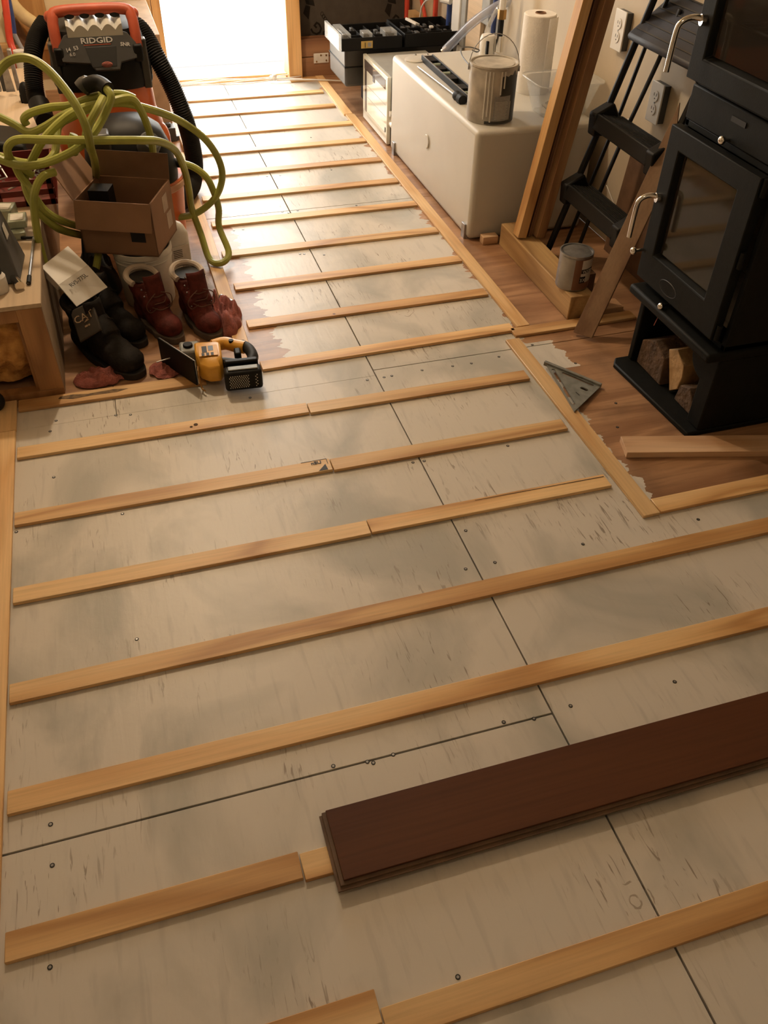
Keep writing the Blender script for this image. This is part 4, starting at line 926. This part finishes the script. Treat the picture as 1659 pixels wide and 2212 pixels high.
for k in range(4): G().ball((VX-.075+.05*k, VY-.098, .672), .013, 1.3, .8, .8).obj('finger_grip', BLKR, vc)
for s in (-1, 1): G().box(VX+s*.15-.014, VX+s*.15+.014, VY-.14, VY-.10, .44, .60).obj('latch', GREYC, vc, bevel=.005)
for s in (-1, 1): G().box(VX+s*.132-.016, VX+s*.132+.016, VY-.17, VY-.12, .535, .59).obj('handle_socket', BLK, vc, bevel=.006)
def ribbed(pts, r, step=.0075, amp=.07):
    P = smoothpath(pts, 12); 
    # resample at fixed spacing
    out = [P[0]]; acc = 0
    for a, b_ in zip(P, P[1:]):
        d = (b_-a).length; t = step/2-acc
        while t < d: out.append(a+(b_-a)*(t/d)); t += step/2
        acc = (acc+d) % (step/2)
    g = G(); n = len(out); cnt = [0]
    idx = {}
    return g.tube(out, lambda f: r*(1+(amp if int(round(f*(n-1))) % 2 else -amp)), 14)
G().ball(c0+ua*.02-uz*.028+un*.006, .012, 1.6, .5, .8).obj('rag_scrap', RAG, vc)
ribbed([(0.093,3.620,0.597),(0.151,3.580,0.588),(0.192,3.520,0.514),(0.231,3.500,0.419),(0.260,3.480,0.316),(0.277,3.500,0.214),(0.282,3.520,0.117)]+[(.272, 3.53, .05), (.245, 3.44, .042), (.19, 3.32, .042), (.12, 3.22, .05)], .033).obj('hose', BLKR, vc)
ribbed([(-0.167,3.620,0.615),(-0.202,3.580,0.585),(-0.229,3.520,0.542),(-0.243,3.480,0.485),(-0.250,3.440,0.427),(-0.241,3.380,0.393)], .030).obj('hose', BLKR, vc)
G().cyl([(-0.243,3.400,0.407)][0], [(-0.230,3.320,0.373)][0], .037, .033, n=20).obj('hose_cuff', BLK, vc)

# small bucket vacuum in front
bv = thing('bucket_vacuum', 'orange bucket vacuum with black head under the tangled hose', 'vacuum', (.06, 3.0, 0))
G().lathe([(.125, 0), (.130, .01), (.150, .25), (.156, .255), (.156, .275), (.150, .28), (.001, .28)], (.045, 3.0, 0), 40).obj('bucket', ORANGE, bv)
G().lathe([(.157, .250), (.160, .254), (.160, .270), (.157, .274)], (.045, 3.0, 0), 40, cap=False).obj('rim', mat('peach_rim', (.60, .30, .18, 1), .4), bv)
G().lathe([(.148, .281), (.150, .30), (.140, .37), (.115, .43), (.07, .465), (.01, .475)], (.03, 2.99, 0), 40, sq=(2.8, 1, .9)).obj('motor_head', BLK, bv)
G().lathe([(.03, 0), (.034, .01), (.034, .05), (.028, .06)], (.085, 2.87, .40), 20, M=Euler((.7, .4, 0)).to_matrix()).obj('clear_cap', GREYD, bv)
G().box(-.08, -.02, 2.86, 2.93, .40, .46).obj('switch_block', GREYC, bv, bevel=.008)

# ================================================================ lime garden hose (one long tangled hose)
HR = .0115
gh = thing('garden_hose', 'tangled lime green garden hose heaped over the vacuum and box', 'hose', (.0, 2.75, .29))
S_ = [
 [(-0.317,2.550,0.683),(-0.279,2.600,0.712),(-0.235,2.620,0.741),(-0.187,2.620,0.745),(-0.146,2.600,0.723),(-0.109,2.560,0.681),(-0.084,2.520,0.637),(-0.073,2.500,0.590),(-0.075,2.560,0.524),(-0.076,2.700,0.437),(-0.086,2.840,0.338)],
 [(-0.364,2.850,0.567),(-0.318,2.820,0.546),(-0.283,2.800,0.530),(-0.246,2.780,0.510),(-0.199,2.760,0.527),(-0.133,2.740,0.563),(-0.070,2.720,0.584),(-0.010,2.720,0.593),(0.058,2.740,0.595),(0.082,2.760,0.558),(0.096,2.780,0.504),(0.102,2.800,0.443),(0.099,2.840,0.360),(0.091,2.860,0.291)],
 [(-0.005,2.700,0.638),(0.006,2.680,0.624),(-0.001,2.670,0.607),(-0.028,2.650,0.573),(-0.064,2.620,0.541),(-0.108,2.600,0.516),(-0.151,2.600,0.497),(-0.205,2.600,0.481),(-0.256,2.600,0.477),(-0.304,2.620,0.482),(-0.359,2.640,0.508)],
 [(-0.373,2.750,0.478),(-0.313,2.720,0.458),(-0.263,2.700,0.450),(-0.211,2.700,0.451),(-0.184,2.720,0.466),(-0.174,2.760,0.485),(-0.158,2.800,0.517),(-0.111,2.820,0.534),(-0.031,2.820,0.561)],
 [(-0.256,2.660,0.429),(-0.294,2.640,0.474),(-0.301,2.620,0.510),(-0.291,2.620,0.532),(-0.261,2.620,0.543),(-0.190,2.600,0.543),(-0.066,2.580,0.538),(0.060,2.620,0.515),(0.121,2.680,0.486),(0.167,2.760,0.430),(0.192,2.840,0.342),(0.202,2.900,0.249),(0.204,2.920,0.177)]+[(.222, 2.90, .09), (.235, 2.83, .028), (.272, 2.80, .024), (.305, 2.84, .04)]+[(0.288,2.900,0.110),(0.296,2.920,0.168),(0.285,2.930,0.230),(0.268,2.940,0.272),(0.234,2.950,0.303),(0.197,2.960,0.317)],
 [(-0.294,2.640,0.474),(-0.288,2.640,0.440),(-0.274,2.640,0.409),(-0.259,2.620,0.374),(-0.240,2.620,0.334),(-0.203,2.640,0.293),(-0.159,2.720,0.236)],
 [(-0.188,2.600,0.454),(-0.218,2.580,0.453),(-0.241,2.560,0.436),(-0.258,2.550,0.402),(-0.267,2.540,0.353),(-0.272,2.530,0.302),(-0.274,2.530,0.252),(-0.272,2.520,0.213)],
 [(-0.165,2.720,0.210),(-0.216,2.640,0.269),(-0.251,2.620,0.318),(-0.272,2.620,0.362),(-0.281,2.640,0.403),(-0.273,2.660,0.435),(-0.241,2.660,0.478),(-0.205,2.660,0.521),(-0.154,2.680,0.557),(-0.104,2.700,0.580),(-0.050,2.720,0.588),(0.032,2.740,0.584),(0.094,2.780,0.555),(0.162,2.840,0.511),(0.218,2.880,0.467),(0.273,2.900,0.413),(0.310,2.920,0.348),(0.322,2.920,0.285),(0.302,2.920,0.224),(0.258,2.920,0.180),(0.202,2.920,0.154),(0.138,2.920,0.151)],
 [(-0.248,2.800,0.524),(-0.251,2.800,0.543),(-0.223,2.790,0.561),(-0.168,2.780,0.574),(-0.115,2.770,0.578),(-0.060,2.760,0.595),(-0.012,2.750,0.606),(0.040,2.750,0.604),(0.071,2.760,0.588)],
 [(-0.116,2.660,0.533),(-0.129,2.660,0.501),(-0.125,2.680,0.475)],
 [(-0.075,2.620,0.491),(-0.084,2.600,0.537),(-0.068,2.600,0.573),(-0.037,2.620,0.608),(-0.017,2.660,0.623)],
 [(-0.123,2.660,0.170),(-0.135,2.620,0.148),(-0.146,2.600,0.133)],
]
for k, s_ in enumerate(S_):
    G().tube(s_, HR, 10, smooth=6).obj('hose_loop', LIME, gh)
G().tube([(-0.055,2.740,0.635),(-0.031,2.730,0.646),(-0.013,2.720,0.642),(0.001,2.700,0.634)], .021, 12, smooth=4).obj('nozzle', BLK, gh)
G().tube([(-0.072,2.760,0.623),(-0.056,2.760,0.635),(-0.046,2.760,0.624)], .024, 12, smooth=4).obj('coupling_ring', GREYC, gh)
G().tube([(0.120,2.980,0.321),(0.158,2.970,0.321),(0.195,2.960,0.317)], .015, 12, smooth=3).obj('black_cuff', BLK, gh)

# ================================================================ white pail, box on it
pl = thing('white_pail', 'white plastic pail under the cardboard box', 'pail', (0.012, 2.655, 0))
G().lathe([(.078, 0), (.080, .004), (.090, .17), (.094, .172), (.094, .186), (.090, .188), (.086, .186), (.077, .02), (.001, .02)], n=44).obj('body', PAINTW, pl, local=True)
for z in (.150, .162): G().lathe([(.0895, z), (.0915, z+.002), (.0895, z+.004)], n=44, cap=False).obj('ridge', PAINTW, pl, local=True)
bx = thing('cardboard_box', 'open brown cardboard box sitting on the white pail', 'box', (-.012, 2.685, .1885), math.radians(-22.5))
W_, Dp, Hh, t = .117, .10, .165, .004
G().box(-W_, W_, -Dp, Dp, 0, t).box(-W_, W_, -Dp, -Dp+t, 0, Hh).box(-W_, W_, Dp-t, Dp, 0, Hh).box(-W_, -W_+t, -Dp, Dp, 0, Hh).box(W_-t, W_, -Dp, Dp, 0, Hh).obj('carton', CARD, bx, local=True)
def flap(name, hinge, axis_vec, out, L, m, taper=.0):
    h0, h1 = Vector(hinge[0]), Vector(hinge[1]); o_ = Vector(out).normalized()*L; tv = (h1-h0)*taper
    G().slab([h0, h1, h1+o_-tv, h0+o_+tv], .003).obj(name, m, bx, local=True)
flap('flap', ((-W_, -Dp-.0005, Hh), (W_, -Dp-.0005, Hh)), None, (0, -.35, -1), .082, CARD)
flap('flap', ((W_, Dp, Hh), (-W_, Dp, Hh)), None, (.0, .25, 1), .075, CARDD, .0)
flap('flap', ((-W_, Dp, Hh), (-W_, -Dp, Hh)), None, (-.55, .1, .85), .105, CARD, .02)
flap('flap', ((W_-.001, -Dp, Hh), (W_-.001, Dp, Hh)), None, (-.35, 0, -1), .10, CARDD)
for zz, yy in ((.10, .03), (.04, .05)): G().box(W_, W_+.0008, yy-.025, yy+.02, zz-.005, zz+.045).obj('tape_patch', LABELB if zz > 1 else mat('kraft_tape', (.38, .27, .18, 1), .5), bx, local=True)
G().box(.04, .085, -Dp-.0009, -Dp, .045, .075).obj('print_mark', INK, bx, local=True)
ic = thing('black_carton', 'small black carton standing inside the cardboard box', 'carton', (-.075, 2.69, .20), math.radians(-18))
G().box(-.032, .03, -.03, .03, .045, .165).obj('sleeve', BLK, ic, local=True, bevel=.001)
G().box(-.03, .028, -.035, -.03, .045, .12).obj('white_label', LABELW, ic, local=True)
G().box(-.02, .10, -.05, .05, -.005, .045).obj('foil_pack', CARDD, ic, local=True)
# jug
jg = thing('white_jug', 'white jug with printed label behind the pail', 'jug', (.118, 2.80, 0), .3)
G().lathe([(.045, 0), (.05, .006), (.05, .15), (.04, .175), (.018, .19), (.016, .205)], n=28, sq=(3.5, 1, .8)).obj('body', PAINTW, jg, local=True)
G().box(-.038, .038, -.0425, -.0405, .03, .12).obj('label', LABELW, jg, local=True)
g = G()
for k in range(6): g.box(.006+.004*k, .0075+.004*k, -.0432, -.0426, .036, .062)
for k in range(5): g.box(-.02, .012, -.0432, -.0426, .08+.006*k, .082+.006*k)
g.obj('barcode', INK, jg, local=True)
# white carton with printed code
q = [Vector(p) for p in ([(-0.276,2.440,0.250)]+[(-0.196,2.520,0.268)]+[(-0.108,2.440,0.164)]+[(-0.199,2.340,0.166)])]
wc = thing('white_carton', 'flattened white carton printed RVS-775L wedged above the black boots', 'carton', (-.2, 2.42, .15))
mA, mB = q[0]+(q[3]-q[0])*.52, q[1]+(q[2]-q[1])*.52
lift = Vector((0, -.01, .012))
n_ = (q[1]-q[0]).cross(q[3]-q[0]).normalized()
n_ = n_ if n_.z > 0 else -n_
G().hull8([q[0]-n_*.028, q[1]-n_*.028, mB-n_*.028+lift, mA-n_*.028+lift, q[0], q[1], mB+lift, mA+lift]).obj('box_half', WHITE, wc, bevel=.001)
G().hull8([mA-n_*.004+lift, mB-n_*.004+lift, q[2]-n_*.003, q[3]-n_*.003, mA+lift, mB+lift, q[2], q[3]]).obj('lid_flap', WHITE, wc)
uu = (mB-mA).normalized()
text('RVS-775L', 'lettering', INK, wc, mA*.5+mB*.5+lift+(q[3]-q[0]).normalized()*.028+n_*.002, uu, q[0]-q[3], .018)
# clear bag by the pail
def crumple(cx, cy, rx, ry, h, seed, n=40, z0=.001, edge=.006):
    def f(u, v):
        a, b_ = u*2-1, v*2-1
        q = math.hypot(a, b_); k_ = max(abs(a), abs(b_))/max(q, 1e-6); a2, b2 = a*k_, b_*k_       # square -> disc
        an = math.atan2(b_, a); edge_ = 1+.16*noise.noise((2.2*math.cos(an)+seed, 2.2*math.sin(an), seed))
        k = noise.noise((a2*2.4+seed, b2*2.4, seed))
        fold = abs(noise.noise((a2*3.0+seed*2, b2*1.5, seed+3)))
        m = max(0, 1-(a2*a2+b2*b2)) ** .6
        return Vector((cx+a2*rx*edge_, cy+b2*ry*edge_, z0+edge*.4+max(0, h*m*(.62+.55*k+.7*fold))+fold*edge*1.5))
    o_ = G().grid(f, n, n); return o_
tag(crumple(.178, 2.66, .045, .10, .03, 3.3).obj('clear_bag', CLEAR), 'crumpled clear plastic bag beside the white pail', 'bag')
wobj('pipe_fitting', 'short grey pipe fitting lying on the edging strip by the rag', 'fitting', G().cyl((.233, 2.565, .020), (.262, 2.515, .020), .010, n=14), STEEL)

# ================================================================ boots
def boot(label, toe, heel, leather, sole, lace, group, tall=.16, collar=None, mark=None, W=.045):
    toe, heel = Vector(toe+(0,)), Vector(heel+(0,)); d = heel-toe; L = d.length; ang = math.atan2(d.y, d.x)-PI/2
    t = thing('work_boot', label, 'boot', tuple(toe+d*.5), ang, group)
    h = L/2
    # outline of the sole
    pts = []
    for k in range(36):
        a = 2*PI*k/36; y = h*math.sin(a); ww = W*(1.0 if y < -.2*h else .80+.1*math.cos(y/h*4))
        pts.append((ww*math.copysign(abs(math.cos(a))**.75, math.cos(a)), y))
    G().prism(pts, 'z', .0, .022).obj('sole', sole, t, local=True, bevel=.003)
    g = G()
    g.ball((0, -h+.062, .040), .05, W/.05*.92, 1.12, .72)          # toe cap
    g.ball((0, -h+.11, .048), .055, W/.055*.9, 1.1, .72)
    g.ball((0, .0, .055), .055, W/.055*.84, 1.3, .95)
    g.ball((0, h-.055, .045), .05, W/.05*.84, .98, .9)
    g.tube([(0, -.02, .075), (0, .02, .10), (0, h-.065, .13), (0, h-.062, tall)], lambda f: .043+.005*f, 16, smooth=3)
    g.ball((0, h-.065, .09), .048, W/.048*.84, 1.05, 1.2)
    g.obj('upper', leather, t, local=True, remesh=.005)
    yc = h-.062
    ring = [(.046*math.cos(D(a)), yc+.050*math.sin(D(a)), tall+.004+(.010*math.sin(D(a)))) for a in range(-35, 216, 12)]
    G().tube(ring, .0095, 8).obj('collar', collar or leather, t, local=True)
    G().lathe([(.041, 0), (.001, .001)], (0, yc, tall+.0035), 20).obj('opening', INK, t, local=True)  # flat black disc painted as the shade inside the shaft
    # tongue
    G().grid(lambda u, v: Vector(((u-.5)*.058, yc-.052-.012*v-.01*math.cos((u-.5)*PI)+.035*(1-v)*-1, .085+(tall-.05)*v)), 6, 6).obj('tongue', leather, t, local=True, solid=.004)
    for s in (-1, 1): G().slab([(s*.022, yc-.098, .078), (s*.036, yc-.075, .074), (s*.036, yc-.038, tall-.005), (s*.024, yc-.050, tall+.0)], .004).obj('eyelet_stay', leather, t, local=True)
    for k in range(5):
        z = .082+k*.017; y = yc-.096+k*.011; s = 1 if k % 2 else -1
        G().tube([(-.028*s, y, z), (-.012*s, y-.016, z+.008), (.012*s, y-.016, z+.008), (.028*s, y+.005, z+.014)], .0017, 6, smooth=3).obj('lace', lace, t, local=True)
    for s in (-1, 1):
        G().tube([(s*.010, yc-.090, .135), (s*.034, yc-.098, .125), (s*.044, yc-.088, .100), (s*.036, yc-.092, .080), (s*.018, yc-.105, .095)], .0016, 6, smooth=4).obj('lace', lace, t, local=True)
    for s in (-1, 1):
        for k in range(4): G().ball((s*.033, yc-.085+k*.011, .086+k*.018), .0028).obj('eyelet', STEEL, t, local=True)
    return t, yc
WH = mat('white_collar', (.52, .44, .36, 1), .8, var=.1)
SOLEB = mat('black_sole', (.016, .015, .014, 1), .7); SOLER = mat('grey_sole', (.14, .11, .09, 1), .8, var=.2)
LACR = mat('lace_red_brown', (.13, .06, .04, 1), .8)
boot('red leather work boot nearest the black boots, with pale padded collar', (.072, 2.338), (-.03, 2.56), LEATHR, SOLER, LACR, 'red work boots', .15, WH)
boot('red leather work boot on the right, resting on the pink rag', (.185, 2.325), (.115, 2.555), LEATHR, SOLER, LACR, 'red work boots', .15, WH)
b1, yc = boot('black work boot in front, with CAT lettered on its upright tongue', (-.058, 2.175), (-.225, 2.435), LEATHB, SOLEB, BLKR, 'black work boots', .15, None, W=.056)
b2, yc2 = boot('black work boot behind, mostly hidden by its pair and the carton', (-.035, 2.345), (-.205, 2.60), LEATHB, SOLEB, BLKR, 'black work boots', .145, None, W=.05)
# the big tongue standing up with lettering (front boot)
TG = mat('tongue_brown', (.035, .026, .018, 1), .6, var=.1)
tq = [Vector(p) for p in [(-0.221,2.330,0.159),(-0.154,2.330,0.185),(-0.143,2.260,0.127),(-0.209,2.260,0.095)]]
def tonguepad(par, tq, s):
    n_ = (tq[1]-tq[0]).cross(tq[3]-tq[0]).normalized(); n_ = n_ if n_.y < 0 else -n_
    P = []
    for u, v in ((.12, 0), (.88, 0), (1, .12), (1, 1), (0, 1), (0, .12)):
        P.append(tq[0]*(1-u)*(1-v)+tq[1]*u*(1-v)+tq[2]*u*v+tq[3]*(1-u)*v)
    G().rings([[p-n_*.012 for p in P], [p for p in P]]).obj('tongue_pad', TG, par, bevel=.004)
    ux = (tq[1]-tq[0]).normalized(); uy = (tq[0]-tq[3]).normalized()
    c = (tq[0]+tq[1]+tq[2]+tq[3])/4
    text('CAT', 'lettering', TAN, par, c+uy*.002*s+n_*.0015, ux, uy, .030*s)
    G().rings([[c+n_*h+ux*a+uy*b_ for a, b_ in ((-.004, -.004), (.013, -.002), (.005, .003))] for h in (.001, .002)]).obj('lettering', TAN, par, smooth=False)
    for a0, a1 in ((-.006, .003), (.005, .010)): G().rings([[c-uy*.016+n_*h+ux*a+uy*b_ for a, b_ in ((a0, -.002), (a1, -.002), (a1, .003), (a0, .003))] for h in (.001, .002)]).obj('worn_print', TAN, par, smooth=False)
tonguepad(b1, tq, 1)
q2 = [Vector(p) for p in [(-0.139,2.520,0.171),(-0.108,2.520,0.170),(-0.111,2.480,0.137),(-0.144,2.480,0.136)]]
n_2 = None
G().rings([[p+Vector((0, .01, 0)) for p in q2], q2]).obj('tongue_pad', TG, b2, bevel=.003)
text('CAT', 'lettering', TAN, b2, (q2[0]+q2[1])*.5+Vector((0, -.002, -.016)), (q2[1]-q2[0]), (q2[0]-q2[3]), .016)
tag(crumple(-.165, 2.78, .085, .16, .13, 4.4, 34).obj('bag', BLKR), 'added black crumpled heap darkening the gap between the cabinet and the white pail', 'bag')  # dark heap added to deepen the shade beside the pail
# rags
tag(crumple(.218, 2.455, .062, .125, .065, 1.7, 40).obj('rag', RAG), 'pink shop rag bunched beside the right red boot', 'rag', 'pink rags under the boots')
tag(crumple(-.175, 2.20, .075, .045, .03, 6.1, 26).obj('rag', RAG), 'pink shop rag on the floor below the front black boot', 'rag', 'pink rags under the boots')
tag(crumple(.015, 2.20, .05, .05, .012, 9.1, 20).obj('rag', RAG), 'dark corner of pink rag between the black boot and the saw', 'rag', 'pink rags under the boots')

# ================================================================ jigsaw
jw = thing('cordless_jigsaw', 'yellow and black cordless jigsaw lying on its side', 'saw', (.135, 2.155, .0095), math.radians(-4))
def lobj(g, n, m, **k): return g.obj(n, m, jw, local=True, **k)
Ms = Matrix.Translation((-.083, -.005, 0)) @ Matrix.Rotation(math.radians(33), 4, 'Z')
lobj(G().box(-.003, .001, -.085, .090, .001, .084, Ms), 'shoe_pad', BLK, bevel=.006)
lobj(G().box(.0015, .0055, -.085, .090, .003, .082, Ms), 'shoe_plate', STEEL, bevel=.002)
lobj(G().box(.006, .020, -.030, .075, .02, .055, Ms), 'shoe_bracket', ALU, bevel=.004)
lobj(G().rings([[Vector((x, y, z)) for y, z in ((.0, .006), (.062, .006), (.070, .02), (.070, .055), (.055, .07), (.0, .068))] for x in (-.075, -.045, -.018)]), 'gear_housing', ALU, bevel=.006)
lobj(G().cyl((-.05, .03, .066), (-.05, .03, .076), .014, n=16), 'selector_knob', BLK, bevel=.002)
g = G(); prof = [(-.075, .012), (-.080, .03), (-.075, .058), (-.05, .074), (.03, .078), (.06, .065), (.068, .035), (.055, .008), (-.04, .004)]
g.rings([[Vector((x, y*s+oy, z)) for y, z in prof] for x, s, oy in ((-.032, .55, .01), (-.022, .85, 0), (.0, 1, -.01), (.030, .98, -.012), (.042, .75, -.01))])
lobj(g, 'motor_housing', YEL, bevel=.006, seg=3)
g = G().tube([(.02, .055, .045), (.055, .065, .045), (.085, .045, .045), (.112, .03, .045)], .019, 12, smooth=4)
lobj(g, 'neck', YEL)
g = G().tube([(.105, .045, .045), (.122, .02, .045), (.130, -.02, .043), (.120, -.055, .040)], .0165, 12, smooth=4); lobj(g, 'grip', BLKR)
g = G().tube([(.040, -.040, .045), (.070, -.052, .045), (.10, -.058, .043), (.118, -.058, .042)], .016, 12, smooth=4); lobj(g, 'rear_strut', BLK)
lobj(G().box(.078, .098, -.02, .015, .032, .058), 'trigger', BLK, bevel=.005)
lobj(G().cyl((.075, .045, .058), (.075, .045, .066), .007, n=12), 'lock_button', BLK)
lobj(G().box(.045, .140, -.085, -.066, .006, .072), 'battery_mount', BLK, bevel=.005)
bt_ = lobj(G().box(.040, .146, -.128, -.086, .001, .062), 'battery', BLK, bevel=.009, seg=3)
lobj(G().box(.052, .136, -.118, -.098, .0625, .0665), 'battery_latch', ALU, bevel=.004)
g = G()
for i in range(9):
    for j in range(8): g.ball((.054+i*.0062+(j % 2)*.003, -.1285, .014+j*.0052), .0018, n=6, m=4)
for j in range(8): g.ball((.127+(j % 2)*.004, -.1285, .014+j*.0052), .0018, n=6, m=4)
o = g.obj('vent_dots', LABELW, bt_, local=True); o['kind'] = 'stuff'
Mp = Matrix.Translation((.006, -.02, .0775))
lobj(G().box(-.028, .026, -.030, .028, 0, .0015, Mp), 'name_plate', YEL, bevel=.004)
lobj(G().box(-.018, -.004, -.012, .022, .0015, .002, Mp), 'name_plate_print', INK)
lobj(G().box(.0, .014, -.004, .022, .0015, .002, Mp), 'name_plate_print', GREYC)
for k in range(3): lobj(G().box(-.02+k*.013, -.012+k*.013, -.029, -.014, .0015, .0021, Mp), 'vent_slot', INK)
lobj(G().tube([(-.028, -.055, .05), (-.030, -.075, .04), (-.026, -.098, .006), (-.018, -.112, .004)], .0028, 8, smooth=4), 'hex_key', BRASS)
lobj(G().cyl((-.145, .015, .035), (-.085, .03, .040), .002, n=8), 'blade_clamp_wire', STEEL)
